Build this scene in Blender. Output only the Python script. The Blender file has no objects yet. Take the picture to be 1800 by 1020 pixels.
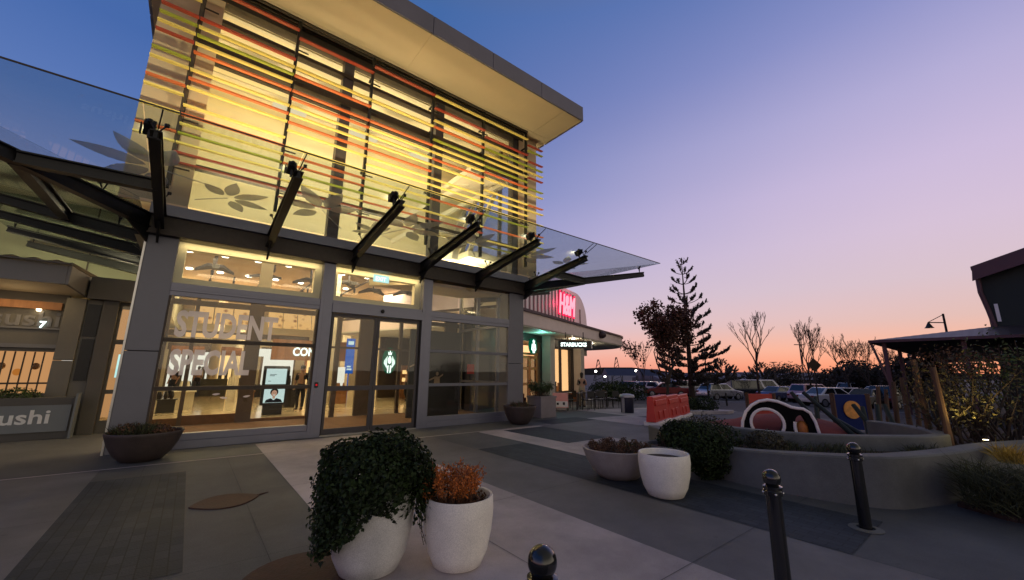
import bpy, bmesh, math, random
from mathutils import Vector, Matrix, Quaternion
random.seed(7)
R = math.radians
S = bpy.context.scene
COL = S.collection
V = Vector

# ------------------------------------------------------------------ camera (solved from the photograph)
F, PIT, ROLL, YAW, CAMH = 697.17, .202754, .0094298, .671027, 1.6
_fh = V((math.sin(YAW), math.cos(YAW), 0)); _rh = V((math.cos(YAW), -math.sin(YAW), 0)); _up = V((0, 0, 1))
FW = _fh*math.cos(PIT)+_up*math.sin(PIT); _u0 = _up*math.cos(PIT)-_fh*math.sin(PIT)
RT = _rh*math.cos(ROLL)+_u0*math.sin(ROLL); UP = _u0*math.cos(ROLL)-_rh*math.sin(ROLL)
CP = V((0, 0, CAMH))
def ray(x, y): return FW+RT*((x-900)/F)-UP*((y-510)/F)
def gh(x):                                   # the paved ground falls away gently towards the car park
    return -0.03*min(max(x-12, 0), 34)
def at(x, y, d):
    r = ray(x, y); return CP+r*(d/math.hypot(r.x, r.y))
def ground(x, y):
    r = ray(x, y); t = 1.0; lo, hi = 0.1, 400
    for _ in range(60):
        t = (lo+hi)/2; p = CP+r*t
        if p.z > gh(p.x): lo = t
        else: hi = t
    return CP+r*t
def onz(x, y, z):
    r = ray(x, y); return CP+r*((z-CAMH)/r.z)
def gat(x, d):
    p = at(x, 650, d); p.z = gh(p.x); return p

cam = bpy.data.cameras.new('camera'); co = bpy.data.objects.new('camera', cam); COL.objects.link(co)
m = Matrix((RT, UP, -FW)).transposed().to_4x4(); m.translation = CP; co.matrix_world = m
cam.sensor_width = 36; cam.lens = 36*F/1800; cam.clip_end = 3000; cam.clip_start = .05
S.camera = co

# ------------------------------------------------------------------ materials
MAT = {}
def nt(name):
    m = bpy.data.materials.new(name); m.use_nodes = True
    t = m.node_tree; t.nodes.clear(); o = t.nodes.new('ShaderNodeOutputMaterial'); MAT[name] = m
    return m, t, o
def pbr(name, col, rough=.6, metal=0, var=.12, scale=5, bump=0, bscale=None, spec=.5, island=0, stretch=None, coat=0):
    m, t, o = nt(name); N = t.nodes.new; L = t.links.new
    b = N('ShaderNodeBsdfPrincipled'); b.inputs['Roughness'].default_value = rough; b.inputs['Metallic'].default_value = metal
    b.inputs['Specular IOR Level'].default_value = spec; b.inputs['Coat Weight'].default_value = coat
    L(b.outputs[0], o.inputs[0])
    tc = N('ShaderNodeTexCoord'); mp = N('ShaderNodeMapping'); L(tc.outputs['Object'], mp.inputs[0])
    if stretch: mp.inputs['Scale'].default_value = stretch
    n = N('ShaderNodeTexNoise'); n.inputs['Scale'].default_value = scale; n.inputs['Detail'].default_value = 6; n.inputs['Roughness'].default_value = .65
    L(mp.outputs[0], n.inputs[0])
    mr = N('ShaderNodeMapRange'); mr.inputs[1].default_value = .3; mr.inputs[2].default_value = .7
    mr.inputs[3].default_value = 1-var; mr.inputs[4].default_value = 1+var; L(n.outputs[0], mr.inputs[0])
    val = mr.outputs[0]
    if island:
        g = N('ShaderNodeNewGeometry'); m2 = N('ShaderNodeMapRange'); m2.inputs[3].default_value = 1-island; m2.inputs[4].default_value = 1+island
        L(g.outputs['Random Per Island'], m2.inputs[0]); mm = N('ShaderNodeMath'); mm.operation = 'MULTIPLY'
        L(val, mm.inputs[0]); L(m2.outputs[0], mm.inputs[1]); val = mm.outputs[0]
    h = N('ShaderNodeHueSaturation'); h.inputs['Color'].default_value = (*col, 1); L(val, h.inputs['Value']); L(h.outputs[0], b.inputs['Base Color'])
    r2 = N('ShaderNodeMapRange'); r2.inputs[3].default_value = max(0, rough-.08); r2.inputs[4].default_value = min(1, rough+.08)
    L(n.outputs[0], r2.inputs[0]); L(r2.outputs[0], b.inputs['Roughness'])
    if bump:
        n2 = N('ShaderNodeTexNoise'); n2.inputs['Scale'].default_value = bscale or scale*6; n2.inputs['Detail'].default_value = 4; L(mp.outputs[0], n2.inputs[0])
        bp = N('ShaderNodeBump'); bp.inputs['Strength'].default_value = bump; bp.inputs['Distance'].default_value = .02
        L(n2.outputs[0], bp.inputs['Height']); L(bp.outputs[0], b.inputs['Normal'])
    return m
def stain(name, amt=.35, spots=.25):
    t = MAT[name].node_tree; N = t.nodes.new; L = t.links.new; hs = next(n for n in t.nodes if n.type == 'HUE_SAT'); tc = next(n for n in t.nodes if n.type == 'TEX_COORD')
    old = hs.inputs['Value'].links[0].from_socket
    a = N('ShaderNodeTexNoise'); a.inputs['Scale'].default_value = .55; a.inputs['Detail'].default_value = 8; a.inputs['Roughness'].default_value = .7; L(tc.outputs['Object'], a.inputs[0])
    r = N('ShaderNodeMapRange'); r.inputs[1].default_value = .32; r.inputs[2].default_value = .62; r.inputs[3].default_value = 1-amt; r.inputs[4].default_value = 1.08; L(a.outputs[0], r.inputs[0])
    v = N('ShaderNodeTexVoronoi'); v.inputs['Scale'].default_value = 2.3; L(tc.outputs['Object'], v.inputs[0])
    q = N('ShaderNodeMapRange'); q.inputs[1].default_value = .035; q.inputs[2].default_value = .06; q.inputs[3].default_value = 1-spots; q.inputs[4].default_value = 1; L(v.outputs[0], q.inputs[0])
    f = N('ShaderNodeTexNoise'); f.inputs['Scale'].default_value = 160; f.inputs['Detail'].default_value = 2; L(tc.outputs['Object'], f.inputs[0])
    g = N('ShaderNodeMapRange'); g.inputs[1].default_value = .3; g.inputs[2].default_value = .7; g.inputs[3].default_value = .82; g.inputs[4].default_value = 1.18; L(f.outputs[0], g.inputs[0])
    for s_ in (r, q, g):
        m = N('ShaderNodeMath'); m.operation = 'MULTIPLY'; L(old, m.inputs[0]); L(s_.outputs[0], m.inputs[1]); old = m.outputs[0]
    L(old, hs.inputs['Value'])
def emit(name, col, st):
    m, t, o = nt(name); e = t.nodes.new('ShaderNodeEmission'); e.inputs[0].default_value = (*col, 1); e.inputs[1].default_value = st
    t.links.new(e.outputs[0], o.inputs[0]); return m
def glass(name, tint=(.9, .93, .92), ior=1.45, rough=0., film=0., filmcol=(.6, .6, .6)):
    m, t, o = nt(name); N = t.nodes.new; L = t.links.new
    tr = N('ShaderNodeBsdfTransparent'); tr.inputs[0].default_value = (*tint, 1)
    gl = N('ShaderNodeBsdfGlossy'); gl.inputs['Roughness'].default_value = rough
    lw = N('ShaderNodeLayerWeight'); lw.inputs[0].default_value = .5; pw = N('ShaderNodeMath'); pw.operation = 'POWER'; pw.inputs[1].default_value = 4.5
    r0 = ((ior-1)/(ior+1))**2; fr = N('ShaderNodeMapRange'); fr.inputs[3].default_value = r0; fr.inputs[4].default_value = .85   # Schlick reflection
    L(lw.outputs['Facing'], pw.inputs[0]); L(pw.outputs[0], fr.inputs[0])
    mx = N('ShaderNodeMixShader'); L(fr.outputs[0], mx.inputs[0]); L(tr.outputs[0], mx.inputs[1]); L(gl.outputs[0], mx.inputs[2])
    if film:
        d = N('ShaderNodeBsdfDiffuse'); d.inputs[0].default_value = (*filmcol, 1)
        tl = N('ShaderNodeBsdfTranslucent'); tl.inputs[0].default_value = (*filmcol, 1)
        ad = N('ShaderNodeMixShader'); L(d.outputs[0], ad.inputs[1]); L(tl.outputs[0], ad.inputs[2])
        m3 = N('ShaderNodeMixShader'); m3.inputs[0].default_value = film; L(mx.outputs[0], m3.inputs[1]); L(ad.outputs[0], m3.inputs[2]); mx = m3
    L(mx.outputs[0], o.inputs[0]); return m
def paver(name, c1, c2, mortar, w, h, rough=.75, off=.5, vary=0.):
    m = pbr(name, c1, rough, 0, .18, 2.2, .25, 60); t = m.node_tree; N = t.nodes.new; L = t.links.new
    b = next(n for n in t.nodes if n.type == 'BSDF_PRINCIPLED'); hs = next(n for n in t.nodes if n.type == 'HUE_SAT')
    tc = next(n for n in t.nodes if n.type == 'TEX_COORD')
    br = N('ShaderNodeTexBrick'); br.offset = off
    for k, c in (('Color1', c1), ('Color2', c2), ('Mortar', mortar)): br.inputs[k].default_value = (*c, 1)
    br.inputs['Scale'].default_value = 1; br.inputs['Mortar Size'].default_value = .005; br.inputs['Brick Width'].default_value = w; br.inputs['Row Height'].default_value = h
    mp = N('ShaderNodeMapping'); mp.inputs['Rotation'].default_value = (0, 0, R(90)) if w > h and off else (0, 0, 0)
    L(tc.outputs['Object'], mp.inputs[0]); L(mp.outputs[0], br.inputs[0]); L(br.outputs[0], hs.inputs['Color'])
    return m

pbr('concrete_mid', (.098, .101, .106), .72, 0, .16, 1.3, .3, 90)
pbr('concrete_dark', (.150, .143, .148), .7, 0, .16, 1.3, .3, 90)
pbr('concrete_light', (.46, .405, .41), .72, 0, .14, 1.6, .25, 90)
paver('paver_dark', (.018, .025, .036), (.036, .045, .058), (.008, .009, .012), .2, .1)
for n_ in ('concrete_mid', 'concrete_dark', 'concrete_light', 'paver_dark'): stain(n_)
pbr('asphalt', (.055, .053, .06), .8, 0, .2, .8, .4, 120)
pbr('line_paint', (.6, .58, .6), .7, 0, .2, 6)
pbr('clad_grey', (.165, .165, .195), .42, .25, .06, 1.5)
pbr('frame_alu', (.22, .22, .27), .4, .45, .06, 3)
pbr('fascia_grey', (.18, .165, .205), .42, .3, .07, 1.2)
pbr('steel_black', (.018, .017, .018), .42, .3, .2, 8)
pbr('steel_brown', (.06, .045, .036), .5, .3, .2, 8)
pbr('soffit', (.62, .47, .30), .7, 0, .04, 1.2)
pbr('cream', (.80, .71, .48), .75, 0, .06, .9)
pbr('cream_shade', (.72, .66, .52), .75, 0, .05, .7)
pbr('silver_edge', (.6, .58, .56), .3, .8, .08, 6)
pbr('fin_red', (.42, .055, .025), .4, 0, .1, 3)
pbr('fin_orange', (.68, .15, .04), .4, 0, .1, 3)
pbr('fin_yellow', (.90, .68, .17), .38, 0, .08, 3)
pbr('fin_green', (.37, .38, .035), .4, 0, .1, 3)
glass('window_glass', (.93, .94, .92), 1.42)
glass('dark_glass', (.5, .5, .5), 1.6)
glass('canopy_glass', (.80, .85, .86), 1.33, 0, .015, (.3, .33, .34))
glass('leaf_film', (.8, .8, .8), 1.2, .1, .38, (.9, .88, .84))
glass('sticker', (.95, .95, .95), 1.2, .2, .68, (.92, .90, 1.0))
pbr('mat_brown', (.15, .075, .035), .9, 0, .2, 6, .4, 80)
pbr('mall_floor', (.62, .50, .30), .12, 0, .06, .6)
pbr('mall_ceiling', (.78, .62, .46), .7, 0, .06, .4)
pbr('inner_brown', (.10, .07, .05), .5, .2, .15, 3)
pbr('dark_panel', (.03, .027, .025), .4, 0, .2, 2)
pbr('fixture_grey', (.075, .068, .075), .5, .3, .1, 4)
pbr('shop_wood', (.33, .15, .06), .5, 0, .3, 5, stretch=(1, 1, .15))
pbr('wing_wall', (.16, .15, .13), .65, 0, .1, 1.5)
pbr('wing_wall_dark', (.085, .08, .075), .65, 0, .12, 1.5)
pbr('olive_wall', (.26, .26, .18), .7, 0, .12, .8)
pbr('wing_fascia', (.20, .195, .20), .55, .2, .08, 1.5)
pbr('corrugated', (.10, .09, .09), .5, .4, .15, 2)
pbr('sign_grey', (.16, .18, .20), .5, 0, .05, 2)
pbr('sign_letter', (.72, .73, .74), .5, 0, .05, 2)
pbr('bowl_brown', (.055, .040, .036), .55, 0, .2, 5, .2, 30)
pbr('bowl_taupe', (.38, .33, .30), .55, 0, .1, 5, .15, 30)
pbr('pot_white', (.90, .84, .75), .5, 0, .04, 4, .1, 20)
pbr('pot_stained', (.70, .68, .66), .55, 0, .12, 3.5, .15, 20)
pbr('soil', (.045, .028, .02), .95, 0, .4, 12, .9, 40)
pbr('mulch', (.05, .028, .02), .95, 0, .5, 14, 1, 50)
pbr('leaf_dark', (.017, .030, .008), .6, 0, .35, 4, island=.65, spec=.25)
pbr('leaf_green', (.055, .085, .022), .55, 0, .3, 4, island=.5)
pbr('leaf_olive', (.050, .042, .018), .6, 0, .3, 4, island=.5)
pbr('leaf_orange', (.52, .15, .025), .55, 0, .35, 5, island=.5)
pbr('leaf_brown', (.10, .045, .022), .65, 0, .3, 4, island=.5)
pbr('leaf_silhouette', (.034, .026, .018), .7, 0, .3, 3, island=.4)
pbr('leaf_russet', (.085, .03, .016), .65, 0, .3, 3, island=.4)
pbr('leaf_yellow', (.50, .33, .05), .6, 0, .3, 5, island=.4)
pbr('grass_dark', (.045, .05, .018), .7, 0, .35, 5, island=.5)
pbr('bark', (.045, .030, .022), .9, 0, .3, 8, .5)
pbr('bark_orange', (.13, .06, .028), .85, 0, .3, 8, .5)
pbr('timber', (.105, .052, .026), .7, 0, .25, 4, .3, stretch=(1, 1, .2))
pbr('drain_rust', (.060, .022, .014), .75, 0, .3, 9, .4, 40)
pbr('bollard_black', (.008, .008, .009), .16, 0, .1, 5, coat=.6)
pbr('chrome', (.6, .6, .62), .15, 1, .05, 5)
pbr('wall_concrete', (.14, .14, .13), .75, 0, .14, 1.1, .25, 60)
pbr('barrier_red', (.58, .042, .026), .42, 0, .08, 3)
pbr('rubber_red', (.25, .048, .04), .9, 0, .15, 4, .4, 90)
pbr('sculpt_black', (.006, .0055, .0055), .8, 0, .1, 4, spec=.12)
pbr('sculpt_white', (.92, .84, .80), .5, 0, .05, 4)
pbr('sculpt_orange', (.55, .17, .03), .6, 0, .3, 4)
pbr('panel_blue', (.010, .020, .11), .7, 0, .1, 3, spec=.15)
pbr('panel_orange', (.75, .30, .06), .6, 0, .3, 6)
pbr('panel_red', (.45, .03, .02), .5, 0, .1, 3)
pbr('log_green', (.011, .019, .014), .6, 0, .2, 5)
pbr('bin_navy', (.015, .017, .035), .45, 0, .1, 4)
pbr('bin_grey', (.45, .44, .47), .4, .3, .1, 4)
pbr('planter_mauve', (.25, .215, .225), .65, 0, .1, 3, .15)
pbr('chair_black', (.02, .018, .018), .5, .1, .1, 5)
pbr('sign_pink', (.78, .32, .30), .5, 0, .1, 4)
pbr('sign_white', (.8, .74, .72), .5, 0, .05, 4)
pbr('awning_fascia', (.80, .66, .62), .6, 0, .06, 2)
pbr('awning_soffit', (.62, .60, .52), .6, 0, .05, 2)
pbr('awning_edge', (.055, .03, .035), .5, .2, .15, 4)
pbr('stripe_pale', (.85, .74, .80), .5, .1, .05, 2)
pbr('stripe_dark', (.10, .075, .085), .5, .2, .1, 2)
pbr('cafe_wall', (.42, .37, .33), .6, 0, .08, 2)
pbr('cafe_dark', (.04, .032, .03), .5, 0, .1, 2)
pbr('cafe_timber', (.55, .20, .07), .5, 0, .25, 3, stretch=(1, 1, .15))
pbr('barn_maroon', (.085, .032, .042), .6, 0, .1, 2)
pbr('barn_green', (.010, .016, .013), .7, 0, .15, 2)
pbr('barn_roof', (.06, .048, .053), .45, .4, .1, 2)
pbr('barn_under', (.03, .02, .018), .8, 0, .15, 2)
pbr('hill_dark', (.022, .02, .024), .9, 0, .3, .05)
pbr('warehouse_blue', (.035, .038, .075), .6, .1, .15, .1)
pbr('warehouse_wall', (.06, .05, .055), .8, 0, .15, .1)
pbr('tyre', (.012, .012, .012), .8, 0, .1, 5)
pbr('car_white', (.72, .68, .68), .25, .1, .03, 2, coat=.6)
pbr('car_silver', (.40, .39, .42), .28, .6, .03, 2, coat=.6)
pbr('car_dark', (.03, .03, .036), .25, .3, .03, 2, coat=.6)
pbr('car_blue', (.10, .13, .24), .25, .4, .03, 2, coat=.6)
pbr('car_red', (.25, .025, .025), .25, .2, .03, 2, coat=.6)
pbr('car_pink_lit', (.62, .33, .36), .28, .2, .03, 2, coat=.6)  # silver car with its pink reflection put into the paint colour
pbr('car_glass', (.015, .016, .02), .06, 0, .02, 2, spec=.8)
pbr('headlamp', (.7, .7, .72), .1, .2, .02, 2)
pbr('skin', (.42, .24, .17), .55, 0, .05, 6)
pbr('hair_dark', (.02, .013, .01), .6, 0, .2, 20)
pbr('cloth_black', (.015, .014, .016), .85, 0, .2, 10)
pbr('cloth_beige', (.36, .27, .19), .85, 0, .15, 10)
pbr('cloth_white', (.7, .66, .64), .85, 0, .1, 10)
pbr('cloth_blue', (.05, .07, .14), .85, 0, .1, 10)
pbr('lamp_metal', (.03, .028, .03), .5, .4, .1, 5)
pbr('sign_amber', (.06, .03, .015), .6, 0, .1, 3)
stain('pot_white', .16, .12); stain('pot_stained', .30, .2); stain('wall_concrete', .34, .3); stain('bowl_taupe', .2, .2)
emit('lamp_warm', (1, .78, .45), 9)
emit('lamp_soft', (1, .85, .55), .9)
emit('lamp_white', (1, .93, .82), 12)
emit('glow_shop', (1, .62, .25), 1.6)
emit('glow_shop_white', (.95, .9, .8), 1.2)
emit('pattern_lamp', (1, .55, .18), 1.1)
emit('neon_red', (1, .02, .09), 1.5)
emit('neon_pink', (1, .30, .38), 1.7)
emit('sign_glow', (.82, 1, .95), 2.2)
emit('sign_green', (.0, .10, .05), .9)
emit('teal_lamp', (.2, .9, .75), 2)
emit('screen_pale', (.70, .88, .90), 1.05)
emit('screen_blue', (.02, .10, .42), 1.2)
emit('screen_text', (.12, .17, .2), .5)
emit('screen_skin', (.75, .42, .30), .8)
emit('screen_hair', (.03, .025, .025), .3)
emit('exit_green', (.55, .95, .95), 1.1)
emit('brake_red', (1, .06, .05), 6)
emit('sensor_red', (.8, .02, .03), .6)
emit('warm_window', (1, .50, .20), .52)
emit('cafe_glow', (1, .55, .25), 1.5)
emit('lantern_orange', (.8, .28, .05), .5)

def pattern():
    m, t, o = nt('pattern_panel'); N = t.nodes.new; L = t.links.new
    tc = N('ShaderNodeTexCoord'); v = N('ShaderNodeTexVoronoi'); v.inputs['Scale'].default_value = 2.6; L(tc.outputs['Object'], v.inputs[0])
    cr = N('ShaderNodeValToRGB'); cr.color_ramp.elements[0].color = (.28, .08, .02, 1); cr.color_ramp.elements[1].color = (1, .55, .2, 1)
    cr.color_ramp.elements[0].position = .1; cr.color_ramp.elements[1].position = .35
    L(v.outputs[0], cr.inputs[0]); e = N('ShaderNodeEmission'); e.inputs[1].default_value = .95; L(cr.outputs[0], e.inputs[0]); L(e.outputs[0], o.inputs[0])
pattern()

# ------------------------------------------------------------------ mesh building
class MB:
    def __init__(s): s.v = []; s.f = []; s.m = []; s.cur = 0
    def add(s, vs, fs):
        b = len(s.v); s.v += [V(p) for p in vs]; s.f += [tuple(i+b for i in f) for f in fs]; s.m += [s.cur]*len(fs); return s
    def box(s, x0, x1, y0, y1, z0, z1, M=None):
        vs = [V((x, y, z)) for z in (z0, z1) for y in (y0, y1) for x in (x0, x1)]
        if M: vs = [M@p for p in vs]
        return s.add(vs, [(0, 2, 3, 1), (4, 5, 7, 6), (0, 1, 5, 4), (2, 6, 7, 3), (0, 4, 6, 2), (1, 3, 7, 5)])
    def bar(s, p, q, w, h, w2=None, h2=None, up=V((0, 0, 1)), drop=0.5):
        p, q = V(p), V(q); d = (q-p).normalized(); sd = d.cross(up)
        if sd.length < 1e-4: sd = V((1, 0, 0))
        sd.normalize(); u = sd.cross(d).normalized(); w2 = w if w2 is None else w2; h2 = h if h2 is None else h2
        vs = []
        for c, ww, hh in ((p, w, h), (q, w2, h2)):
            for a, b in ((-1, -drop*2), (1, -drop*2), (1, (1-drop)*2), (-1, (1-drop)*2)): vs.append(c+sd*(a*ww/2)+u*(b*hh/2))
        return s.add(vs, [(0, 1, 2, 3), (7, 6, 5, 4), (0, 4, 5, 1), (1, 5, 6, 2), (2, 6, 7, 3), (3, 7, 4, 0)])
    def tube(s, p, q, r0, r1=None, n=8, cap=True):
        p, q = V(p), V(q); r1 = r0 if r1 is None else r1; d = (q-p)
        if d.length < 1e-6: return s
        d.normalize(); a = d.orthogonal().normalized(); b = d.cross(a); vs = []
        for c, r in ((p, r0), (q, r1)):
            for i in range(n):
                t = 2*math.pi*i/n; vs.append(c+a*(r*math.cos(t))+b*(r*math.sin(t)))
        fs = [(i, (i+1) % n, n+(i+1) % n, n+i) for i in range(n)]
        if cap: fs += [tuple(range(n))[::-1], tuple(range(n, 2*n))]
        return s.add(vs, fs)
    def path(s, pts, rad, n=6):
        pts = [V(p) for p in pts]; rad = rad if isinstance(rad, (list, tuple)) else [rad]*len(pts); vs = []; prev = None
        for i, p in enumerate(pts):
            d = (pts[min(i+1, len(pts)-1)]-pts[max(i-1, 0)]).normalized()
            a = d.orthogonal().normalized() if prev is None else (prev-d*prev.dot(d)).normalized()
            prev = a; b = d.cross(a)
            for k in range(n):
                t = 2*math.pi*k/n; vs.append(p+a*(rad[i]*math.cos(t))+b*(rad[i]*math.sin(t)))
        fs = []
        for i in range(len(pts)-1):
            for k in range(n): fs.append((i*n+k, i*n+(k+1) % n, (i+1)*n+(k+1) % n, (i+1)*n+k))
        fs += [tuple(range(n))[::-1], tuple(range((len(pts)-1)*n, len(pts)*n))]
        return s.add(vs, fs)
    def lathe(s, prof, c=(0, 0, 0), n=32, cap=True):
        c = V(c); vs = []
        for r, z in prof:
            for i in range(n):
                t = 2*math.pi*i/n; vs.append(c+V((r*math.cos(t), r*math.sin(t), z)))
        k = len(prof); fs = [(j*n+i, j*n+(i+1) % n, (j+1)*n+(i+1) % n, (j+1)*n+i) for j in range(k-1) for i in range(n)]
        if cap: fs += [tuple(range(n))[::-1], tuple(range((k-1)*n, k*n))]
        return s.add(vs, fs)
    def prism(s, pts, off):                 # polygon pts (3D) extruded by vector off
        pts = [V(p) for p in pts]; off = V(off); n = len(pts)
        return s.add(pts+[p+off for p in pts], [tuple(range(n))[::-1], tuple(range(n, 2*n))]+[(i, (i+1) % n, n+(i+1) % n, n+i) for i in range(n)])
    def quad(s, a, b, c, d): return s.add([a, b, c, d], [(0, 1, 2, 3)])
    def ball(s, c, r, n=12, m=8, sc=(1, 1, 1)):
        prof = [(max(r*math.sin(math.pi*i/m), 1e-4), -r*math.cos(math.pi*i/m)) for i in range(m+1)]
        b = len(s.v); s.lathe(prof, (0, 0, 0), n, False); c = V(c)
        for i in range(b, len(s.v)): p = s.v[i]; s.v[i] = c+V((p.x*sc[0], p.y*sc[1], p.z*sc[2]))
        return s
    def leaf(s, p, size, nrm=None, asp=.55, fold=.2):
        nrm = V(nrm) if nrm else V((random.gauss(0, 1), random.gauss(0, 1), random.gauss(0, 1)))
        nrm = nrm+V((random.gauss(0, .5), random.gauss(0, .5), random.gauss(0, .5))); nrm.normalize()
        a = nrm.orthogonal().normalized(); a.rotate(Quaternion(nrm, random.uniform(0, 6.28))); b = nrm.cross(a); p = V(p); w = size*asp
        return s.add([p-a*size*.5, p-b*w*.5+nrm*size*fold, p+a*size*.5, p+b*w*.5+nrm*size*fold], [(0, 1, 2, 3)])
    def blade(s, p, h, lean, w=.008):
        p = V(p); d = V((random.gauss(0, lean), random.gauss(0, lean), 1)).normalized(); a = d.orthogonal().normalized(); a.rotate(Quaternion(d, random.uniform(0, 6.28)))
        mid = p+d*h*.55; tip = p+d*h+V((d.x, d.y, -.3))*h*.25
        return s.add([p-a*w, p+a*w, mid+a*w*.8, mid-a*w*.8, tip], [(0, 1, 2, 3), (3, 2, 4)])
ORG = {}
def mesh_of(name, mb, org, smooth):
    me = bpy.data.meshes.new(name); me.from_pydata([tuple(p-org) for p in mb.v], [], mb.f)
    if any(mb.m): me.polygons.foreach_set('material_index', mb.m)
    me.validate(); me.update()
    if smooth:
        me.polygons.foreach_set('use_smooth', [True]*len(me.polygons)); me.set_sharp_from_angle(angle=R(smooth))
    return me
def part(name, mb, mat, parent=None, smooth=0, bevel=0, label=None, solid=0):
    org = ORG.get(parent.name, V((0, 0, 0))) if parent else None
    if org is None:
        xs = [p for p in mb.v]; org = V((sum(p.x for p in xs)/len(xs), sum(p.y for p in xs)/len(xs), min(p.z for p in xs)))
    me = mesh_of(name, mb, org, smooth); o = bpy.data.objects.new(name, me); COL.objects.link(o)
    for k in (mat if isinstance(mat, (list, tuple)) else [mat]): me.materials.append(MAT[k])
    if parent: o.parent = parent
    else: o.location = org
    ORG[o.name] = org
    if bevel:
        b = o.modifiers.new('bevel', 'BEVEL'); b.width = bevel; b.segments = 2; b.limit_method = 'ANGLE'; b.angle_limit = R(40)
    if label: o['label'] = label
    return o
def tag(o, label, cat, group=None):
    o['label'] = label; o['category'] = cat
    if group: o['group'] = group
    return o
def thing(name, label, cat, loc, group=None):
    o = bpy.data.objects.new(name, None); COL.objects.link(o); o.location = loc; o.empty_display_size = .2
    ORG[o.name] = V(loc); return tag(o, label, cat, group)
def solo(name, mb, mat, label, cat, group=None, **k): return tag(part(name, mb, mat, None, **k), label, cat, group)
def struct(name, mb, mat, **k):
    o = part(name, mb, mat, None, **k); o['kind'] = 'structure'; return o
def stuff(name, mb, mat, label=None, cat=None, **k):
    o = part(name, mb, mat, None, **k); o['kind'] = 'stuff'
    if label: o['label'] = label
    if cat: o['category'] = cat
    return o
def copy_tree(o, loc, rz=None, mats=None):
    def rec(s, par):
        c = s.copy(); COL.objects.link(c); c.parent = par; ORG[c.name] = ORG.get(s.name, V())
        if mats and s.name.split('.')[0] in mats and c.data:
            c.material_slots[0].link = 'OBJECT'; c.material_slots[0].material = MAT[mats[s.name.split('.')[0]]]
        for ch in s.children: rec(ch, c)
        return c
    r = rec(o, None); r.location = loc
    if rz is not None: r.rotation_euler = (0, 0, rz)
    return r
def text(mb, body, size, M, depth=.01, bold=0, sx=1, shear=0, align='LEFT', res=3):
    cu = bpy.data.curves.new('lettering', 'FONT'); cu.body = body; cu.size = size; cu.extrude = depth/2; cu.offset = bold; cu.resolution_u = res; cu.align_x = align; cu.shear = shear
    ob = bpy.data.objects.new('lettering', cu); COL.objects.link(ob)
    dg = bpy.context.evaluated_depsgraph_get(); me = bpy.data.meshes.new_from_object(ob.evaluated_get(dg))
    mb.add([M@V((v.co.x*sx, v.co.y, v.co.z)) for v in me.vertices], [tuple(p.vertices) for p in me.polygons])
    bpy.data.objects.remove(ob); bpy.data.curves.remove(cu); bpy.data.meshes.remove(me); return mb
def frame_m(o, xdir, updir):                # text matrix: origin, writing direction, up direction
    x = V(xdir).normalized(); y = V(updir).normalized(); z = x.cross(y); mm = Matrix((x, y, z)).transposed().to_4x4(); mm.translation = V(o); return mm
XF = (1, 0, 0); ZU = (0, 0, 1)
B = MB

# ------------------------------------------------------------------ sky and light
SUN_AZ = V((.975, .22, 0)).normalized()
w = bpy.data.worlds.new('World'); S.world = w; w.use_nodes = True; t = w.node_tree; t.nodes.clear(); N = t.nodes.new; L = t.links.new
out = N('ShaderNodeOutputWorld'); tc = N('ShaderNodeTexCoord'); sp = N('ShaderNodeSeparateXYZ'); L(tc.outputs['Generated'], sp.inputs[0])
def ramp(stops, src):
    r = N('ShaderNodeValToRGB'); e = r.color_ramp.elements
    while len(e) < len(stops): e.new(.5)
    for i, (p, c) in enumerate(stops): e[i].position = p; e[i].color = (*c, 1)
    L(src, r.inputs[0]); return r.outputs[0]
warm = ramp([(0, (.86, .27, .13)), (.02, (.88, .34, .19)), (.05, (.86, .42, .29)), (.10, (.70, .46, .43)), (.17, (.64, .49, .55)), (.26, (.62, .49, .63)), (.36, (.56, .46, .66)), (.48, (.43, .39, .63)), (.60, (.25, .27, .54)), (.72, (.12, .18, .44)), (.85, (.10, .12, .20)), (1, (.12, .12, .125))], sp.outputs[2])
cool = ramp([(0, (.82, .36, .33)), (.05, (.76, .46, .48)), (.12, (.64, .50, .66)), (.20, (.42, .40, .62)), (.30, (.24, .28, .55)), (.42, (.10, .18, .45)), (.55, (.055, .13, .38)), (.72, (.05, .13, .36)), (.85, (.09, .11, .18)), (1, (.12, .12, .125))], sp.outputs[2])
back = ramp([(0, (1.05, .90, .72)), (.2, (.88, .77, .62)), (.5, (.26, .24, .20)), (1, (.12, .12, .125))], sp.outputs[2])
dt = N('ShaderNodeVectorMath'); dt.operation = 'DOT_PRODUCT'; dt.inputs[1].default_value = (.97, -.24, 0)
nm = N('ShaderNodeVectorMath'); nm.operation = 'MULTIPLY'; nm.inputs[1].default_value = (1, 1, 0); L(tc.outputs['Generated'], nm.inputs[0])
n2 = N('ShaderNodeVectorMath'); n2.operation = 'NORMALIZE'; L(nm.outputs[0], n2.inputs[0])
wz = N('ShaderNodeTexNoise'); wz.inputs['Scale'].default_value = 1.1; wz.inputs['Detail'].default_value = 3; L(tc.outputs['Generated'], wz.inputs[0])   # faint uneven veil of high haze
L(n2.outputs[0], dt.inputs[0]); wa = N('ShaderNodeMath'); wa.operation = 'MULTIPLY_ADD'; wa.inputs[1].default_value = .22; L(wz.outputs[0], wa.inputs[0]); L(dt.outputs['Value'], wa.inputs[2])
mr = N('ShaderNodeMapRange'); mr.inputs[1].default_value = .33; mr.inputs[2].default_value = 1.08; L(wa.outputs[0], mr.inputs[0])
mx0 = N('ShaderNodeMix'); mx0.data_type = 'RGBA'; L(mr.outputs[0], mx0.inputs[0]); L(cool, mx0.inputs[6]); L(warm, mx0.inputs[7])
sy = N('ShaderNodeVectorMath'); sy.operation = 'DOT_PRODUCT'; sy.inputs[1].default_value = (.25, -.97, 0); L(n2.outputs[0], sy.inputs[0])
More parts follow.
